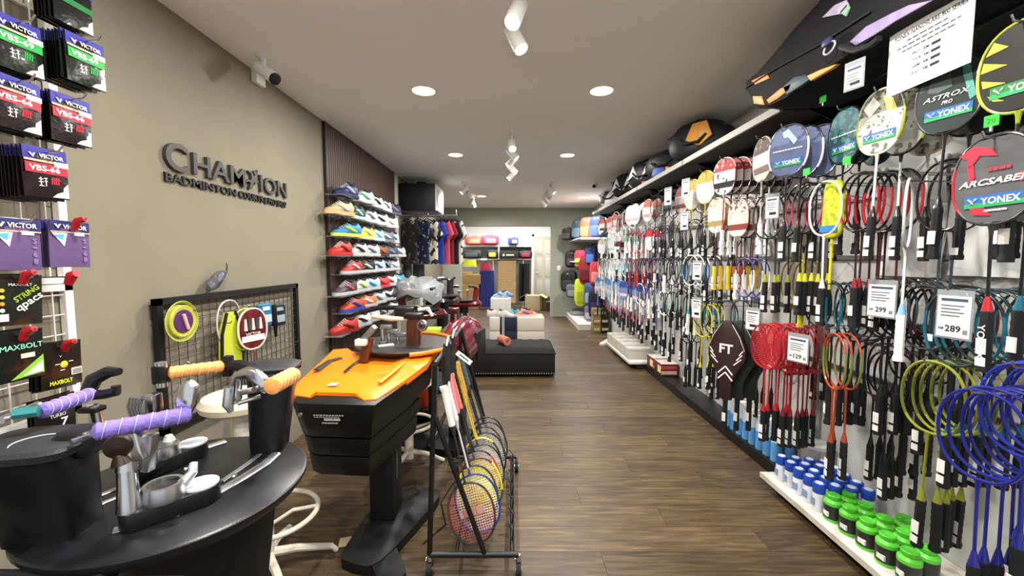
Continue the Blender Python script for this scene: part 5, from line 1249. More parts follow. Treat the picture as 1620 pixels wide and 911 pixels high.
ts = thing('top_shelf', 'long dark overhead shelf with pale front edge above the rackets', 'shelf', (1.5, 2.0, 0))
for k, (y0, y1) in enumerate(((-.6, .9), (.92, 2.3), (2.32, 3.6), (3.62, 4.9), (4.92, 6.2), (6.22, 7.6))):
    y0 -= 2.0; y1 -= 2.0
    xo = .16 if k < 2 else .0
    MB().b2((.01 + xo, y0, 2.27), (.498, y1, 2.295)).build('board', M('#232223', .6), ts)
    MB().b2((-.008 + xo, y0, 2.262), (.01 + xo, y1, 2.305)).build('front_edge', M('#9a9891', .5) if k > 1 else M('#2c2b2b', .5), ts)
    MB().prism([(.498, 2.27), (.1, 2.27), (.498, 2.1)], y1 - .02, y1 - .012, frame_mtx((0, 0, 0), (1, 0, 0), (0, 0, 1)) @ Matrix.Scale(-1, 4, (0, 0, 1))).build('bracket', BLACKM, ts)
MB().b2((.3, -.1, 2.19), (.43, 5.5, 2.25)).build('dark_valance', BLACKM, ts)
struct(MB().b2((XR - .03, 4.2, 2.3), (XR, 4.3, ZC)).build('trim_2', M('#c2c1bc', .7)))

HOOK_M = STEEL
def hook(y, z, x_tip):
    y0, t = panel_for(y)
    MB().tube([(-.05, y - y0, z - .012), (-.06, y - y0, z), (x_tip - XR + .02, y - y0, z + .004), (x_tip - XR - .012, y - y0, z + .006), (x_tip - XR - .02, y - y0, z + .022)], .0032, 6).build('hook', HOOK_M, t)
def hang(x, y, z, yaw, roll=0):
    # face towards -X (aisle), turned by yaw towards the camera; local x runs right as seen from the aisle
    a = R(yaw); nx = Vector((-math.cos(a), -math.sin(a), 0))       # outward normal = local -y
    yv = -nx; zv = Vector((0, 0, 1)); xv = yv.cross(zv)
    m = Matrix.Identity(4)
    for i in range(3): m[i][0] = xv[i]; m[i][1] = yv[i]; m[i][2] = zv[i]
    m = Matrix.Translation((x, y, z)) @ m
    return m @ Matrix.Rotation(R(roll), 4, 'Y')
TX = lambda x, y, z=-.0052: Matrix.Translation((x, z, y)) @ Matrix.Rotation(R(90), 4, 'X')
def price_tag(mtx, label, price=None, w=.085, h=.12):
    t = thing('price_tag', label, 'price tag', group=None); t.matrix_local = mtx
    MB().b2((-w / 2 - .005, -.001, -h - .006), (w / 2 + .005, .0012, .02)).build('sleeve', M('#9fa4a6', .15, alpha=.55), t)
    MB().b2((-w / 2, -.0025, -h), (w / 2, -.0012, 0)).build('card', PAPER, t)
    MB().b2((-w * .4, -.0032, -.017), (w * .4, -.0025, -.008)).build('heading_bar', M('#3a4a58', .5), t)
    q = MB()
    for k in range(4): q.b2((-w * .4, -.003, -.03 - k * .011), (w * (.3 - .12 * (k % 2)), -.0025, -.034 - k * .011))
    q.build('printed_lines', M('#5b5d60', .6), t)
    if price:
        text('RM', .013, .008, TX(-w * .36, -h * .8, -.0026), INK, t, .0006, .01); text(price, .04, .022, TX(-.0, -h * .79, -.0026), INK, t, .0006, .02)
        MB().b2((w * .3, -.0032, -h * .9), (w * .44, -.0025, -h * .9 + .014)).build('square_mark', M('#77797c', .5), t)
    else:
        q = MB(); q.b2((-w * .2, -.003, -h * .86), (w * .36, -.0025, -h * .72)); q.build('printed_lines', INK, t)
    return t

K = '#141416'; DR = '#4c121c'; RE = '#a01a26'; SV = '#b9bcc0'; WT = '#dededc'; YE = '#c4ba24'; LI = '#8a9424'; BL = '#171f74'; TL = '#175a6c'; GN = '#247458'; OG = '#b0421f'; GD = '#86692a'; PP = '#40377a'; SK = '#3c88b0'; PK = '#b82f4c'
# (px, py of front head centre, X of front racket, count, spacing, yaw, frame, accent, shaft, cone, grip, card, words, place)
NEAR = [
 (1570, 285, 1.36, 3, .1, 6, '#2a2a2c', RE, K, RE, K, ('#6d6e70', '#77787a', '#2f8f66'), 'grey and red carded racket', 'at the right edge of the wall'),
 (1616, 103, 1.42, 2, .1, 8, LI, YE, K, K, K, ('#23241f', '#2b2c26', '#cfd53a'), 'yellow and black carded racket', 'in the top right corner'),
 (1503, 150, 1.46, 4, .09, 10, K, '#2a2b2c', K, K, K, ('#26302f', '#2a3534', '#2c8f55'), 'dark green carded racket', 'below the white paper notice'),
 (1395, 193, 1.46, 3, .09, 6, '#c9c7b4', LI, WT, K, K, ('#8f8f74', '#dcdccf', '#2c8f55'), 'cream and yellow carded racket', 'left of the dark green card'),
 (1335, 215, 1.53, 3, .08, 0, K, '#20333a', K, K, K, ('#27606a', '#2c6f74', '#2c8f55'), 'teal carded racket', 'between the slate and cream cards'),
 (1246, 240, 1.37, 4, .08, 24, '#3c3f48', '#c9cbd0', K, K, K, ('#5a6484', '#66708c', '#4f8f7c'), 'slate blue carded racket', 'above the black open rackets'),
 (1205, 252, 1.45, 2, .05, 0, '#9a948c', SV, SV, SV, WT, ('#4a3024', '#e0dcd4', '#6a4430'), 'brown carded racket', 'left of the slate blue card'),
 (1146, 278, 1.48, 8, .055, 18, '#b0aca8', DR, RE, RE, WT, ('#c2342c', '#ded9d4', '#26262a'), 'red, white and black carded racket', 'with red shafts in the top row'),
 (1215, 342, 1.45, 4, .04, 20, K, '#34363a', '#2b2c30', LI, K, None, 'thin black open racket', 'behind a second-row white tag'),
 (1270, 330, 1.48, 5, .034, 16, K, PK, K, YE, K, None, 'black and crimson open racket', 'left of the white-framed racket'),
 (1304, 330, 1.46, 1, .05, 0, WT, WT, WT, WT, K, None, 'white-framed racket', 'beside the yellow pouch'),
 (1356, 319, 1.5, 5, .034, 0, '#1c1416', RE, '#2a1418', '#7c1424', K, None, 'black and red open racket', 'right of the yellow pouch'),
 (1402, 318, 1.56, 2, .06, 0, K, RE, DR, '#7c1424', K, None, 'glossy black and scarlet racket', 'behind the cream racket shaft'),
 (1492, 310, 1.56, 2, .06, 4, K, K, '#31444e', K, K, None, 'matt black racket', 'left of the grey and red card'),
 (1512, 517, 1.47, 9, .036, 6, '#15262c', TL, K, TL, K, None, 'black and teal open racket', 'behind the RM 289 tag'),
 (1462, 503, 1.62, 6, .034, 4, K, DR, K, K, K, None, 'black and dark red racket', 'between the two large price tags'),
 (1398, 488, 1.58, 7, .034, 6, K, '#33444c', K, K, K, None, 'black racket with blue-grey rim', 'behind the RM 299 tag'),
 (1318, 489, 1.5, 4, .045, -20, '#11252f', TL, K, K, K, None, 'dark teal racket', 'left of the red-coned grips'),
 (1475, 628, 1.45, 5, .034, 6, '#7f8728', '#5c6420', '#757d24', '#757d24', K, None, 'lime green open racket', 'above the green bottles'),
 (1318, 572, 1.46, 3, .03, -12, '#9c3a1e', '#6a7030', '#8c3a22', '#8c3a22', K, None, 'orange-red open racket', 'above the blue-capped bottles'),
 (1402, 600, 1.68, 4, .045, 4, '#3a1c22', K, K, K, K, None, 'thin maroon-black racket', 'behind the white-gripped racket'),
 (1551, 687, 1.3, 7, .034, 14, BL, '#161e70', '#1c2070', '#1c2070', K, None, 'royal blue open racket', 'at the lower right corner'),
 (1618, 650, 1.36, 4, .034, 10, '#1d2884', BL, '#1c2070', '#1c2070', K, None, 'bright blue racket', 'cut by the right edge of the picture'),
 (1212, 547, 1.43, 6, .03, 16, '#a81a26', '#86141e', '#9c1822', '#9c1822', K, None, 'bright red strung racket', 'below the left small price tag'),
 (1245, 552, 1.5, 6, .032, 6, '#8c1a24', '#5c1018', '#6c1620', '#6c1620', K, None, 'crimson open racket', 'behind the RM 129 tag'),
 (1178, 440, 1.5, 3, .05, 4, PP, WT, K, K, K, None, 'purple and white open racket', 'right of the yellow and red grips'),
 (1252, 446, 1.62, 4, .04, 0, GD, '#6a5424', K, K, K, None, 'bronze open racket', 'above the crimson rackets'),
 (1112, 507, 1.5, 3, .05, 18, YE, '#c9c22a', YE, YE, K, None, 'yellow open racket', 'left of the dark racket cover'),
 (1134, 340, 1.5, 8, .045, 10, '#cfc9bf', GD, '#6a3030', K, YE, ('#d8d2c0', '#ddd8d0', '#b9a05a'), 'cream carded racket', 'over the yellow and orange grips'),
 (1168, 346, 1.52, 3, .05, 16, '#8c8478', DR, '#5a2c2c', K, WT, ('#b9b2a0', '#c4bfb6', '#8c7a4a'), 'pale carded racket with dark rim', 'right of the cream cards'),
 (1092, 428, 1.5, 5, .05, 14, WT, SK, SV, SK, WT, None, 'white and sky blue open racket', 'behind a third-row white tag'),
]
gripmix = {28: ['#d9bc1c', '#dcae1c', '#d9bc1c', '#d07a1c', '#b82a22', '#c9a81c', '#d9b01c', '#c49a1c', YE]}
CARDP = {3: (two_tone('card_cream', '#77765c', '#1d1d18', 45, .52), two_tone('card_cream_low', '#b9b9ae', '#5c5c50', 40, .58), M('#a9a99c', .35)), 2: (two_tone('card_green', '#1d2725', '#33443f', 22, .55), M('#222b2a', .35), M('#1c2423', .35)),
 4: (two_tone('card_teal', '#1f4c55', '#2f6f70', 30, .5), two_tone('card_teal_low', '#1c444c', '#35777a', 30, .52), M('#1c444c', .35)), 5: (two_tone('card_slate', '#3f4866', '#5d6888', 9, .5), M('#4d5674', .35, var=.15, vscale=20), M('#46506c', .35)),
 0: (M('#4a4a4c', .35, var=.12, vscale=14), M('#505153', .35, var=.1, vscale=14), M('#4c4d4f', .35)), 7: (two_tone('card_red', '#8c2420', '#c9c3bd', 30, .6), two_tone('card_white', '#b9b4ae', '#2a1c1e', 30, .6), M('#1f1f22', .35)), 6: (two_tone('card_brown', '#3a241a', '#8a7a6c', 30, .6), M('#b4aca2', .35, var=.3, vscale=40), M('#4a2f22', .35)), 29: (two_tone('card_pale2', '#b4aea4', '#5a3a34', 30, .55), M('#c0bbb2', .35, var=.3, vscale=40), M('#7a3a34', .35)), 28: (two_tone('card_gold', '#b9b2a0', '#8a6a3a', 30, .6), two_tone('card_pale', '#c4bfb6', '#8c7a70', 40, .6), M('#8c7a4a', .35)), 1: (M('#1c1d19', .35), M('#20211c', .35), M('#23241f', .35))}
n_near = 0; ORD = ['frontmost'] + [w + ' from front' for w in ('second', 'third', 'fourth', 'fifth', 'sixth', 'seventh', 'eighth', 'ninth')]
for gi, (px, py, X, n, spc, yaw, fr, fr2, shf, cone, gr, card, words, place) in enumerate(NEAR):
    c = onx(px, py, X); z = c.z + .125
    hook(c.y, z - .012, X - .02)
    for k in range(n):
        if X + k * spc > 1.93: break
        lab = f'{words} {place}, ' + ORD[k]
        g = gripmix.get(gi, [gr] * 9)[k]; cone_ = TL if gi == 0 and k else cone
        f1 = fr if k == 0 or card is None else (K if k % 2 else fr)
        r_ = racket(hang(X + k * spc, c.y + rnd.uniform(-.006, .006), z + rnd.uniform(-.004, .004), yaw + rnd.uniform(-3, 3), rnd.uniform(-1.5, 1.5)), lab, f'rackets {place}', f1, fr2, shf, cone_, g,
               card if k < 3 or gi == 7 else None, ('#c8303a' if gi == 23 else None), True)
        n_near += 1
        for ch in r_.children:
            if ch.name.startswith('head_card') and gi in CARDP:
                for i_, m_ in enumerate(CARDP[gi]): ch.material_slots[i_].material = m_
        if k == 0 and card and px > 1220:
            yb = -.185
            MB().b2((-.062, -.0062, yb - .014), (.07, -.0036, yb + .02)).build('brand_band', M('#2a5aa0' if gi != 1 else '#2f6f3a', .4), r_)
            MB().b2((-.062, -.0064, yb - .014), (.07, -.0038, yb - .001)).build('brand_band', M('#2c8f55', .4), r_)
            text('YONEX', .086, .02, TX(.02, yb + .003, -.0066), WLET, r_, .0008, .02)
            for s in (-1, 1): MB().tube([(-.043 + s * .007, -.007, yb + .011), (-.043 - s * .003, -.007, yb - .003)], .003, 6, flat=.4).build('emblem', WLET, r_)
            MB().tube([(-.053, -.007, yb + .012), (-.043, -.007, yb + .002), (-.033, -.007, yb + .012)], .0022, 6).build('emblem', WLET, r_)
            if gi == 0:
                text('ARCSABER', .155, .018, TX(-.0, -.128, -.006), WLET, r_, .0008, .02, .3)
                for pts in ([(-.08, -.04), (-.045, -.02), (-.005, -.035), (.01, -.06), (-.03, -.05), (-.055, -.085), (-.06, -.055)], [(-.06, -.07), (-.045, -.075), (-.04, -.11), (-.052, -.13)], [(-.05, -.2), (-.02, -.195), (.0, -.225), (-.04, -.22)]):
                    MB().prism(pts, .0045, .006, Matrix.Rotation(R(90), 4, 'X')).build('card_print', M('#b8283a', .4), r_)
                MB().prism([(.05, -.12), (.085, -.105), (.09, -.13), (.06, -.14)], .0045, .006, Matrix.Rotation(R(90), 4, 'X')).build('card_print', M('#c23a44', .4), r_)
                bars(TX(.015, -.095, -.006), .05, .01, M('#8c3440', .4), r_, 3); bars(TX(.01, -.21, -.006), .05, .005, WLET, r_, 4)
                text('YONEX', .1, .018, Matrix.Translation((0, -.0165, -.585)) @ Matrix.Rotation(R(90), 4, 'X') @ Matrix.Rotation(R(-90), 4, 'Z'), M('#c9cacb', .4), r_, .0008, .01)
            if gi == 2:
                text('ASTROX', .13, .016, TX(-.005, -.125, -.006), WLET, r_, .0008, .0, .3); text('PRO', .03, .012, TX(.0, -.147, -.006), WLET, r_, .0008, .0, .3)
                MB().prism([(-.05, -.05), (-.02, -.03), (.0, -.05), (.01, -.1), (-.03, -.11), (-.06, -.1)], .0038, .005, Matrix.Rotation(R(90), 4, 'X')).build('card_print', M('#45524c', .5), r_)
                MB().prism([(.03, -.02), (.05, -.04), (.075, -.15), (.06, -.16), (.035, -.07)], .0038, .005, Matrix.Rotation(R(90), 4, 'X')).build('card_print', M('#4f8c84', .5), r_)
            if gi in (3, 4, 5):
                (text('ASTROX', .13, .01, TX(0, -.12, -.006), WLET, r_, .0008, .0, .3) if gi == 3 else bars(TX(0, -.12, -.006), .14, .006, WLET, r_, 9))
            if gi == 3:
                for pts in ([(-.07, -.06), (-.03, -.02), (.0, -.06), (-.04, -.1)], [(.01, -.03), (.05, -.05), (.07, -.1), (.03, -.09)], [(-.06, -.11), (-.02, -.09), (.0, -.115)]):
                    MB().prism(pts, .0038, .005, Matrix.Rotation(R(90), 4, 'X')).build('card_print', M('#e3e06a' if pts[0][0] > 0 else '#e6e6dc', .5), r_)
            if gi == 1:
                for s in (-1, 1):
                    for j in range(4): MB().prism([(s * (.062, .082, .084, .068)[j], -.035 - j * .05), (s * .03, -.06 - j * .05), (s * (.078, .087, .08, .055)[j], -.068 - j * .045)], .0038, .005, Matrix.Rotation(R(90), 4, 'X')).build('card_print', M('#d6da34', .45), r_)
            if gi == 5:
                MB().prism([(-.03, -.03), (.0, -.02), (.045, -.08), (.03, -.1), (.0, -.06), (-.02, -.06)], .0038, .005, Matrix.Rotation(R(90), 4, 'X')).build('card_print', M('#9fb4d0', .45), r_)
# far part of the wall: rows of hooks
palF = {
 0: [('#b9a94a', WT, K, K, ('#b09e3c', '#d0cec6', '#c9c5b9')), (DR, '#8c3a44', K, K, ('#7a2430', '#b9a5a0', '#5a1a22')), (K, '#333333', K, K, None), (SV, '#c9b8a8', SV, SV, ('#b06a5a', '#dcd6d2', '#d98a90')), (SV, WT, SV, WT, ('#d4d6d8', '#e2e2e2', '#d99aa4')), (WT, SV, SV, WT, None), (SV, K, K, WT, None), ('#b9b4b0', RE, K, K, ('#c2504a', '#d9d4d0', '#d9a0a0')), (K, SV, K, WT, ('#c8594f', '#e0dcda', '#2a2a2c')), (K, RE, K, K, ('#b8483f', '#d8d0cc', '#c9b9b4'))],
 1: [(K, '#2b2c30', K, K, None), (K, '#55585c', SV, K, None), (K, '#3a3b3e', K, WT, None), (K, '#1c1c60', SV, K, ('#b8343a', '#c6ccd6', '#e2c9cc')), (RE, DR, RE, RE, None), (K, GN, WT, K, ('#5aa080', '#dfe4e0', '#e0e0e0')), (WT, '#5a2a30', WT, K, ('#c9c4c0', '#5a2a34', '#e0d8d4')), (WT, '#a9c4d0', WT, WT, ('#cfe0e8', '#e4e8ea', '#b8d8c8')), (WT, '#c9d8d0', SV, WT, ('#a8d0b8', '#e8eae8', '#dfe4e4')), (K, RE, WT, WT, ('#d8a8a0', '#e4e0e0', '#d8d8d8'))],
 2: [(K, '#2a3a5a', K, K, None), (K, '#26262a', K, K, None), (BL, WT, WT, WT, None), (K, '#3a3b3e', K, WT, None), (BL, SK, SV, WT, None), (WT, '#7fd0d8', '#8fd4da', WT, None), (WT, '#7fd0d8', '#8fd4da', WT, None), (WT, SV, '#8fd4da', WT, None), (SV, WT, WT, WT, None), (WT, K, SV, WT, None)],
 3: [(K, TL, K, K, None), (K, GN, K, K, None), (WT, '#b9d4cc', SV, K, None), (PP, WT, SV, K, None), (WT, SV, SV, K, None), (PP, '#2a2e7c', PK, K, ('#3a4c9c', '#7a88b8', '#e4c9d4')), ('#8fb4d4', PP, PK, K, ('#5a86b8', '#a9c4d8', '#e8c9d0')), ('#8fb4d4', WT, PK, K, ('#5a86b8', '#a9c4d8', '#e8c9d0')), ('#8fb4d4', WT, PK, K, ('#4f7cb0', '#9cc0d8', '#e8d0d4')), ('#8fb4d4', WT, PK, K, ('#4f7cb0', '#9cc0d8', '#e8d0d4'))]}
rz_ = [2.125, 1.78, 1.45, 1.14]; rown = ['top', 'second', 'third', 'bottom']; nth = ['first', 'second', 'third', 'fourth', 'fifth', 'sixth', 'seventh', 'eighth', 'ninth', 'tenth', 'eleventh', 'twelfth', 'thirteenth', 'fourteenth', 'fifteenth', 'sixteenth']
cname = {'#b9a94a': 'gold', K: 'black', YE: 'yellow', DR: 'maroon', SV: 'silver', WT: 'white', RE: 'red', BL: 'blue', PP: 'purple', '#b9b4b0': 'grey', '#8fb4d4': 'pale blue'}
n_far = 0
for r in range(4):
    start = (3.2, 3.15, 3.45, 3.0)[r]; y = start; i = 0
    while y < 7.3:
        fr, fr2, cone, gr, card = palF[r][min(9, int((y - start) / .42))]
        X = 1.5 + .03 * (i % 3)
        hook(y, rz_[r] - .012, X - .02)
        for k in range(3):
            lab = f'{cname[fr]}{" carded" if card and k < 2 else ""} racket, {rown[r]} far row, {nth[i]} hook, ' + ('frontmost', 'middle', 'rearmost')[k]
            racket(hang(X + k * .1 + rnd.uniform(0, .02), y + rnd.uniform(-.01, .01), rz_[r] + rnd.uniform(-.015, .01), 14 + rnd.uniform(-6, 6), rnd.uniform(-2, 2)), lab, f'rackets in the {rown[r]} far row', fr, fr2, cone if k else fr, cone, gr, card if k < 2 else None, None, y < 4.2, y < 5.2)
            n_far += 1
        y += .3 if r < 2 else .27; i += 1
# extra black rackets low in the middle bay, under the bright ones
for j, (px, py, X, words) in enumerate([(1085, 520, 1.62, 'plain black racket low beside the yellow one'), (1128, 530, 1.7, 'plain black racket low behind the dark cover'), (1200, 540, 1.75, 'plain black racket low behind the red strung ones'), (1290, 480, 1.72, 'plain black racket behind the yellow shaft'), (1385, 585, 1.75, 'plain black racket under the RM 299 tag'), (1440, 560, 1.75, 'plain black racket under the dark red ones'), (1350, 500, 1.7, 'plain black racket behind the red-coned grips')]):
    c = onx(px, py, X); hook(c.y, c.z + .113, X - .02)
    for k in range(3): racket(hang(X + k * .05, c.y + rnd.uniform(-.03, .03), c.z + .125, rnd.uniform(-8, 12)), words + (', frontmost', ', middle one', ', rearmost')[k], 'plain black rackets low on the wall', K, '#26272a', K, K, K)

# single white-gripped and yellow rackets in front
for px, py, X, f, s_, cn, g, lab in ((1437, 338, 1.45, '#b9bcc0', WT, '#7fa8d8', WT, 'white-gripped racket with pale blue cone between the price tags'), (1274, 352, 1.52, K, YE, YE, YE, 'black-framed racket with bright yellow shaft and grip')):
    c = onx(px, py, X); hook(c.y, c.z + .113, X - .02); racket(hang(X, c.y, c.z + .125, -50 if px > 1400 else -20), lab, None, f, f, s_, cn, g, sticker=False)

# price tags
for px, py, X, yaw, price, lab, w, h in ((1396, 458, 1.52, 12, '299', 'large white price tag reading RM 299 left of the white-gripped racket', .1, .13), (1511, 478, 1.44, 12, '289', 'white price tag in a clear sleeve reading RM 289 on the teal rackets', .085, .135), (1263, 540, 1.42, 20, '129', 'large white price tag reading RM 129 hanging over the crimson rackets', .095, .12),
      (1191, 497, 1.42, 22, None, 'small white price tag above the bright red rackets', .08, .11), (1222, 318, 1.41, 20, None, 'white price tag in the black open rackets', .07, .11), (1102, 478, 1.46, 20, None, 'white price tag on the yellow open racket', .085, .14), (1103, 420, 1.46, 20, None, 'white price tag on the sky blue rackets', .085, .13), (1083, 342, 1.45, 20, None, 'white price tag over white grips in the second far row', .08, .13), (1057, 303, 1.44, 20, None, 'white price tag left of the yellow carded rackets', .085, .14), (1085, 290, 1.44, 20, None, 'white price tag near the yellow carded racket in the top far row', .08, .13)):
    c = onx(px, py, X); price_tag(hang(c.x, c.y, c.z + .02, yaw), lab, price, w, h)
# green numbered clips
for px, py, X, s_, wh in ((1569, 191, 1.4, '20', 'above the grey and red card'), (1302, 157, 1.5, '', 'above the slate blue card'), (1276, 272, 1.4, '', 'at the foot of the slate blue card'), (1340, 254, 1.46, '', 'at the foot of the teal card')):
    c = onx(px, py, X); t = thing('number_clip', f'small bright green{" numbered" if s_ else ""} clip {wh}', 'clip'); t.matrix_local = hang(c.x, c.y, c.z, 12)
    MB().b2((-.016, -.002, -.016), (.016, .002, .016)).build('plate', M('#2fd63a', .4), t); (text(s_, .02, .014, TX(0, 0, -.0022), M('#14501a', .5), t, .0006) if s_ else None); MB().cyl((0, .001, -.016), (0, .001, -.03), .004, n=8).build('peg', STEEL, t)
# yellow pouch, dark racket covers
c = onx(1319, 326, 1.5); t = thing('racket_pouch', 'fluorescent yellow pouch hanging behind the white-framed racket', 'pouch'); t.matrix_local = hang(c.x, c.y, c.z + .11, 5)
MB().sup((0, 0, -.13), (.1, .04, .27), .5, .5, wob=.03).build('body', two_tone('yellow_print', '#c4c816', '#8f9a1c', 40, .55), t); MB().b2((-.045, -.024, -.23), (.045, -.018, -.2)).build('print_band', M('#2c6fb0', .5), t); MB().cyl((0, 0, -.26), (0, 0, -.5), .006, n=8).build('shaft', gloss(YE), t)
for k in range(3):
    c = onx(1158, 545, 1.45); t = thing('racket_cover', 'dark brown racket cover with white chevrons' + (', frontmost of three' if k == 0 else ' behind the front one, %s' % ('middle of three', 'rearmost of three')[k - 1]), 'cover', group='chevron racket covers'); t.matrix_local = hang(1.42 + k * .08, c.y, c.z + .16, 40 - k * 6) @ Matrix.Scale(1.12, 4)
    cv = M('#2c1a1c' if k == 0 else '#1f2422', .55)
    ol = [(-.02, 0), (.02, 0), (.07, -.07), (.105, -.16), (.105, -.22), (.06, -.3), (.035, -.36), (.035, -.47), (-.035, -.47), (-.035, -.36), (-.06, -.3), (-.105, -.22), (-.105, -.16), (-.07, -.07)]
    MB().prism(ol, -.016, .016, Matrix.Rotation(R(90), 4, 'X')).build('body', cv, t, bevel=.008)
    wl = M('#d8d4d0', .5)
    for s in (-1, 1):
        MB().tube([(s * .03, -.0165, -.02), (s * .072, -.0165, -.09), (s * .1, -.0165, -.165)], [.006, .009, .004], 6, flat=.3).build('side_stripe', wl if k == 0 else M('#8b938c', .5), t)
        if k == 0:
            for j in range(3): MB().tube([(s * (.045 + j * .014), -.0165, -.255 + j * .03), (s * (.085 + j * .004), -.0165, -.215 + j * .025)], .0035, 5).build('slash', wl, t)
            for j in range(2): MB().tube([(0, -.0165, -.27 - j * .035), (s * .04, -.0165, -.315 - j * .035)], .005, 5).build('chevron', wl, t)
    if k == 0: text('FT', .075, .055, TX(0, -.165, -.0165), wl, t, .001, .03)
    MB().tube([(0, 0, -.4), (0, 0, -.5), (0, 0, -.66)], [.02, .014, .016], 8).build('grip', M(K, .6), t); MB().b2((-.01, -.018, -.6), (.01, -.015, -.55)).build('price_sticker', PAPER, t)

# white jerseys hung flat at the back of the near bay
for k, (px0, px1) in enumerate(((1400, 1503), (1510, 1640))):
    a = onx(px0, 300, XP - .01).y; b = onx(px1, 300, XP - .01).y; zt_, zb_ = 1.85, 1.33
    zb_ = onx((px0 + px1) / 2, 438, XP - .02).z; zt_ = onx((px0 + px1) / 2, 252, XP - .02).z
    t = thing('white_jersey', 'white jersey hung flat behind the rackets, %s' % ('left of the two', 'right of the two')[k], 'jersey', (0, (a + b) / 2, 0), 0, 'white jerseys'); w = abs(a - b) / 2
    q = MB(); nx, nz = 26, 14
    for s in (0, 1):
        for j in range(nz + 1):
            for i in range(nx + 1):
                u = i / nx * 2 - 1; v = j / nz
                q.v.append((XP - .03 + s * .012 - .012 * math.sin(u * 9 + v * 3) * (.3 + v) - .008 * math.cos(u * 5 - v * 9), u * w, zt_ + (zb_ - zt_) * v - .04 * (1 - v) * (1 - abs(u)) ** 2 * 2 * (1 if v < .3 else 0)))
    Nn = (nx + 1) * (nz + 1)
    for s in (0, 1):
        for j in range(nz):
            for i in range(nx): e_ = s * Nn + j * (nx + 1) + i; q.face((e_, e_ + 1, e_ + nx + 2, e_ + nx + 1))
    q.build('cloth', M('#dcdcda', .7), t, angle=80)
    MB().tube([(XP - .055 - .01 * math.sin(i), -.1 + i * .025, zt_ - .02 - .07 * math.sin(i / 8 * math.pi)) for i in range(9)], .008, 6).build('collar', M('#cfcfcd', .7), t)

# paper notice
bl, br = onx(1402, 146, 1.42), onx(1536, 84, 1.42); tl_, tr_ = onx(1408, 66, 1.42), onx(1546, -6, 1.42)
o_ = (bl + br + tl_ + tr_) / 4
t = thing('paper_notice', 'white printed paper notice listing a racket series and prices above the cards', 'notice'); t.matrix_local = frame_mtx(o_, (0, -1, 0), (0, 0, 1))
wn = abs(bl.y - br.y); hn = .225
MB().b2((-wn / 2, -hn / 2, -.001), (wn / 2, hn / 2, .001)).build('sheet', PAPER, t)
text('YONEX NANOFLARE 800 SERIES', wn * .86, .017, Matrix.Translation((0, .085, .0012)), INK, t, .0004, .018)
for w_, yy, n_ in ((.5, .062, 5), (.75, .046, 9), (.62, .03, 7)): bars(Matrix.Translation((0, yy, .0012)), wn * w_, .0055, M('#4a4a4c', .6), t, n_)
for s_, yy in (('PRO - RM', .005), ('TOUR - RM', -.018), ('GAME - RM', -.041), ('PLAY - RM', -.064)):
    text(s_, wn * .2, .0105, Matrix.Translation((-.02, yy, .0012)), INK, t, .0004, .018); bars(Matrix.Translation((.032, yy, .0012)), .03, .0095, INK, t, 3)

# supplement bottles and tubes on the shelves
def bottle(loc, kind, label, group):
    t = thing('supplement_bottle' if kind == 'g' else 'white_tub', label, 'bottle', loc, rnd.uniform(-.3, .3), group)
    if kind == 'g':
        MB().lathe([(.001, 0), (.038, 0), (.041, .006), (.041, .015)], n=20).build('foot_band', M('#5cc43a', .35), t)
        MB().lathe([(.0405, .015), (.0405, .085)], n=20).build('label_sleeve', M('#2b2d28', .4), t)
        MB().lathe([(.041, .085), (.041, .1), (.03, .112), (.026, .114), (.026, .118)], n=20).build('shoulder', M('#5cc43a', .35), t)
        MB().lathe([(.03, .116), (.031, .132), (.027, .135), (.02, .132), (.001, .131)], n=20).build('cap', M('#4fb832', .35), t)
        MB().box((-.0375, -.012, .04), (.008, .035, .022)).build('label_panel', PAPER, t)
    else:
        MB().lathe([(.001, 0), (.026, 0), (.028, .005), (.028, .1), (.026, .105)], n=18).build('body', M('#d5dae2', .35), t)
        MB().lathe([(.029, .1), (.0295, .145), (.027, .15), (.001, .151)], n=18).build('cap', M('#2348a8', .35), t)
        MB().b2((-.0295, -.014, .03), (-.026, .014, .07)).build('label_panel', M('#7d8fb4', .5), t)
        MB().lathe([(.02, .1505), (.018, .153), (.001, .153)], n=14).build('cap_label', M('#c9d0de', .4), t)
kk = 0
for i in range(5):
    for j in range(4):
        y = 2.38 - i * .075; x = 1.64 + j * .07 + .004 * (i % 2)
        y -= .02 * j
        if y < 2.0: continue
        bottle((x, y, .1), 'b', 'blue-capped white tub, ' + ('front row next the aisle' if j == 0 else ('second', 'second', 'third', 'innermost')[j] + ' row from the aisle') + f', {nth[i]} counting from the shelf end', 'blue-capped white tubs'); kk += 1
for i in range(5):
    for j in range(2 if i != 2 else 3):
        p = Vector((1.655 + j * .095, 2.0 - i * .1 + (.02 if j else 0), .1))
        bottle(p, 'g', 'green-capped dark bottle, ' + ('front row by the aisle' if j == 0 else 'inner row' if j == 1 else 'innermost row') + f', {nth[i]} from the blue-capped tubs', 'green-capped bottles')
for i in range(8):
    for j in range(2):
        x = 1.79 + j * .085; y = 3.25 - i * .085
        t = thing('shuttle_tube', 'pale blue and white tube on the black shelf, ' + ('front row' if j == 0 else 'back row') + f', {nth[i]} counting towards the camera', 'tube', (x, y, .08), 0, 'shuttle tubes')
        MB().lathe([(.001, 0), (.034, 0), (.034, .13)], n=16).build('lower_band', M('#5a9ad4', .35), t); MB().lathe([(.034, .13), (.034, .24)], n=16).build('upper_band', M('#cfdbe6', .35), t); MB().lathe([(.035, .24), (.035, .255), (.001, .257)], n=16).build('lid', WHITE, t)
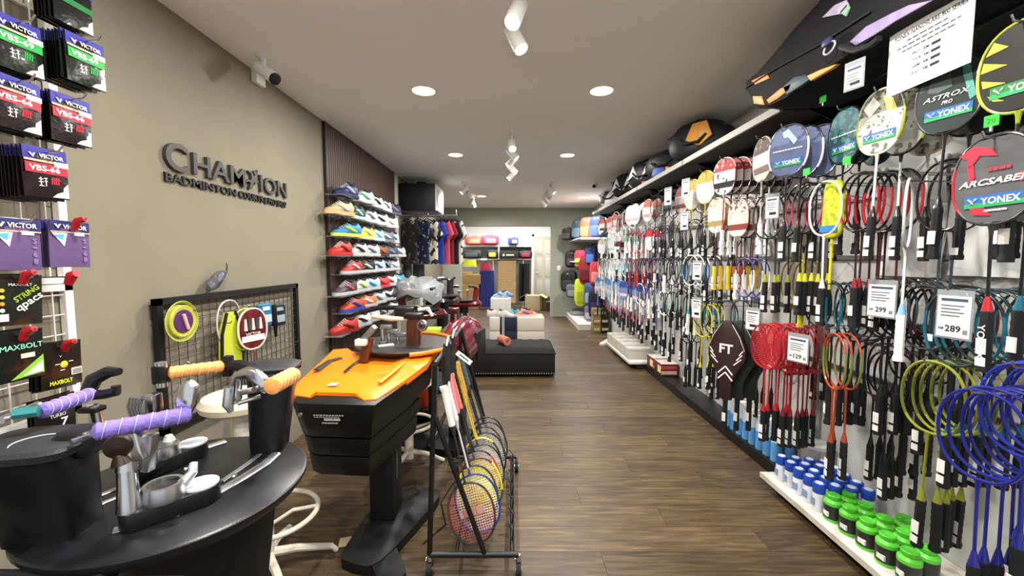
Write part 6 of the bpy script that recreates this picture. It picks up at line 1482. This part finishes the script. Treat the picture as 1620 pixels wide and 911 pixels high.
t = thing('clear_jar', 'clear round jar standing behind the blue-capped tubs', 'jar', (1.86, 2.4, .1)); MB().lathe([(.001, 0), (.07, 0), (.075, .01), (.075, .2)], n=24).build('body', M('#b9b2ac', .15, alpha=.5), t); MB().lathe([(.078, .2), (.078, .22), (.001, .225)], n=24).build('lid', M('#c9c8c6', .3, alpha=.7), t)
# cartons on the far white shelf, printed box
for k in range(5):
    t = thing('white_carton', f'plain white carton on the far low shelf, {nth[k]} counting away from the camera', 'carton', (1.66, 5.42 + k * .25, .1), 0, 'white cartons')
    MB().b2((-.11, -.095, 0), (.2, .095, .15)).build('box', M('#b4b1a6', .6), t, bevel=.003); MB().b2((-.112, -.097, .12), (.202, .097, .155)).build('lid', M('#bdbab0', .6), t, bevel=.003)
for k, (y, lab) in enumerate(((4.75, 'red and yellow printed shuttle box on the black shelf, nearer one'), (5.02, 'red and yellow printed shuttle box on the black shelf, further one'))):
    t = thing('printed_box', lab, 'box', (1.74, y, .08), 0, 'printed shuttle boxes'); MB().b2((0, -.12, 0), (.2, .12, .14)).build('box', M('#5a2428', .5), t, bevel=.003); MB().b2((-.002, -.1, .03), (0, .0, .11)).build('print_panel', M('#d8c98a', .5), t); MB().b2((.0, -.122, .02), (.18, -.12, .06)).build('print_panel', M('#d9b9a0', .5), t); MB().b2((.0, -.122, .08), (.18, -.12, .12)).build('print_panel', M('#b84a44', .5), t); MB().b2((.0, -.12, .14), (.2, .12, .143)).build('lid', M('#c9c4bc', .5), t)
t = shoe((1.62, 6.75, .0), R(200), '#c9cdd4', NV, WH, 'pale grey shoe on the floor at the far end of the white shelf', None, 1.1)

# ================================================================== bags on the overhead shelf
def racket_bag(loc, rz, L_, W_, H_, c, label, accs, tilt=0):
    t = thing('racket_bag', label, 'bag', loc, group='bags on the overhead shelf', rot=(0, R(tilt), rz))
    rings = []
    for i in range(15):
        s = i / 14; k = (1 - abs(s * 2 - 1) ** 3.2) ** .5 * (.72 + .28 * math.sin(math.pi * min(1, s * 1.1)))
        rings.append([(-L_ / 2 + s * L_, math.copysign(abs(math.cos(a)) ** .7, math.cos(a)) * W_ / 2 * max(k, .08), H_ * .5 + math.copysign(abs(math.sin(a)) ** .7, math.sin(a)) * H_ / 2 * max(k, .08) * (1 if math.sin(a) > 0 else .98) + .006 * math.sin(i * 2 + a * 3)) for a in [j * 2 * math.pi / 20 for j in range(20)]])
    MB().loft(rings).build('body', M(c, .5, bump=.15, bscale=40), t)
    for pts, col in accs:
        MB().prism([(x * L_, z * H_) for x, z in pts], W_ * .44, W_ * .5, frame_mtx((0, 0, 0), (1, 0, 0), (0, 0, 1))).build('panel', M(col, .5), t, bevel=.004)
    MB().tube([(-L_ * .47, -W_ * .2, H_ * .7), (0, -W_ * .3, H_ * .93), (L_ * .46, -W_ * .2, H_ * .7)], .006, 6).build('zip', M('#3a3a3c', .5), t)
    MB().tube([(-L_ * .2, -W_ * .5, H_ * .55), (-L_ * .1, -W_ * .56, H_ * .4), (L_ * .1, -W_ * .56, H_ * .4), (L_ * .2, -W_ * .5, H_ * .55)], .012, 6).build('handle', M('#1f1f21', .5), t)
    return t
# big near bag overhanging the shelf, long side to the aisle; outline in the y-z plane with real depth
BX = 1.37
def BP(px, py): q = onx(px, py, BX); return (q.y, q.z)
bag = thing('racket_bag', 'large black racket bag with orange, teal and lilac panels on the overhead shelf', 'bag', (BX, 0, 0), group='bags on the overhead shelf')
ol = [BP(*p) for p in ((1174, 146), (1173, 133), (1192, 118), (1218, 88), (1252, 46), (1292, 2))]
ol += [(1.74, 2.655), (1.3, 2.66), (1.02, 2.6)] + [BP(*p) for p in ((1545, -30), (1500, -8), (1440, 26), (1400, 50), (1360, 78), (1320, 104), (1275, 132), (1240, 160), (1214, 172), (1190, 172))]
cy_ = sum(p[0] for p in ol) / len(ol); cz_ = sum(p[1] for p in ol) / len(ol)
def bring(x, s): return [Vector((x, cy_ + (y - cy_) * s, cz_ + (z - cz_) * s)) for y, z in ol]
MB().loft([bring(0, .93), bring(.035, 1.0), bring(.2, 1.0), bring(.36, .95), bring(.4, .86)]).build('body', M('#08080c', .85, bump=.5, bscale=14), bag, angle=45)
def bpanel(pts, col, h=.006, name='panel'):
    MB().loft([[Vector((-h, *BP(*p))) for p in pts], [Vector((.012, *BP(*p))) for p in pts]]).build(name, M(col, .5, var=.15, vscale=20), bag, bevel=.002)
bpanel([(1190, 128), (1214, 116), (1218, 124), (1196, 134)], '#d8903a')
bpanel([(1192, 152), (1206, 152), (1210, 166), (1194, 164)], '#d8903a')
bpanel([(1214, 158), (1236, 140), (1254, 132), (1250, 142), (1232, 156), (1218, 164)], '#c47c2c')
bpanel([(1240, 138), (1258, 122), (1276, 118), (1282, 126), (1262, 140), (1246, 150)], '#27424c')
bpanel([(1278, 120), (1300, 110), (1326, 101), (1318, 108), (1284, 128)], '#d8903a')
bpanel([(1346, 66), (1372, 42), (1410, 22), (1440, 8), (1478, 0), (1450, 16), (1418, 34), (1384, 56), (1356, 72)], '#85799c')
bpanel([(1302, 28), (1322, 8), (1340, 0), (1344, 8), (1332, 22)], '#b3a6bd')
bpanel([(1330, 20), (1342, 6), (1346, 12), (1340, 26)], '#8fb49c')
MB().tube([(-.008, *BP(*p)) for p in ((1180, 140), (1230, 108), (1300, 70), (1380, 18))], .004, 6).build('zip', M('#2b2b30', .4), bag)
MB().tube([(-.02, *BP(*p)) for p in ((1338, 74), (1360, 80), (1385, 72), (1400, 60))], .012, 8).build('handle', M('#1d1d20', .5), bag)
p = onx(1312, 76, BX - .03); MB().tube([(p.x - BX + .004 * math.sin(a), p.y + .03 * math.cos(a), p.z + .024 * math.sin(a)) for a in [i * 2 * math.pi / 24 for i in range(24)]], .004, 6, closed=True).build('ring', M('#a9abb4', .2), bag)
MB().sup((p.x - BX, p.y + .015, p.z + .03), (.02, .05, .035), .6, .6, 12, 8).build('ribbon', M('#34365a', .4), bag)
p = onx(1352, 112, 1.33); price_tag(hang(p.x, p.y, p.z + .02, 20), 'hanging tag in a grey plastic sleeve below the large racket bag', None, .06, .085)
WV = [([(-.34, .3), (-.2, .8), (-.06, .3), (-.2, .45)], '#c9cacc'), ([(-.02, .3), (.12, .8), (.26, .3), (.12, .45)], '#c9cacc')]
racket_bag((1.7, 3.72, 2.305), R(-52), .62, .32, .37, '#17171a', 'black bag with gold sunburst print on the overhead shelf', [([(-.1, .5), (.0, .85), (.2, .85), (.28, .5), (.1, .3)], '#d09038'), ([(.06, .3), (.09, .85), (.12, .3)], '#1f1f22')])
racket_bag((1.7, 4.42, 2.305), R(-58), .64, .3, .3, '#1b1b1e', 'black bag with blue and orange tab on the overhead shelf', [([(-.2, .08), (-.16, .35), (.06, .33), (.04, .06)], '#3c56b0'), ([(.07, .1), (.08, .34), (.28, .2)], '#d8903a')])
racket_bag((1.7, 5.1, 2.305), R(-55), .62, .32, .36, '#141416', 'black bag with silver arrow marks and red tab on the overhead shelf', WV + [([(.0, .05), (.02, .22), (.26, .18), (.24, .04)], '#b8404a')])
racket_bag((1.7, 5.9, 2.305), R(-55), .64, .32, .37, '#101013', 'black bag with pale twin arrows and blue corner on the overhead shelf', WV + [([(.1, .03), (.1, .2), (.34, .2), (.34, .05)], '#2c4aa0')])
racket_bag((1.68, 6.75, 2.305), R(-60), .66, .28, .3, '#c9cbd0', 'white bag with black stripe at the far end of the overhead shelf', [([(-.3, .2), (-.1, .8), (.05, .8), (-.15, .2)], '#1b1b1e')])
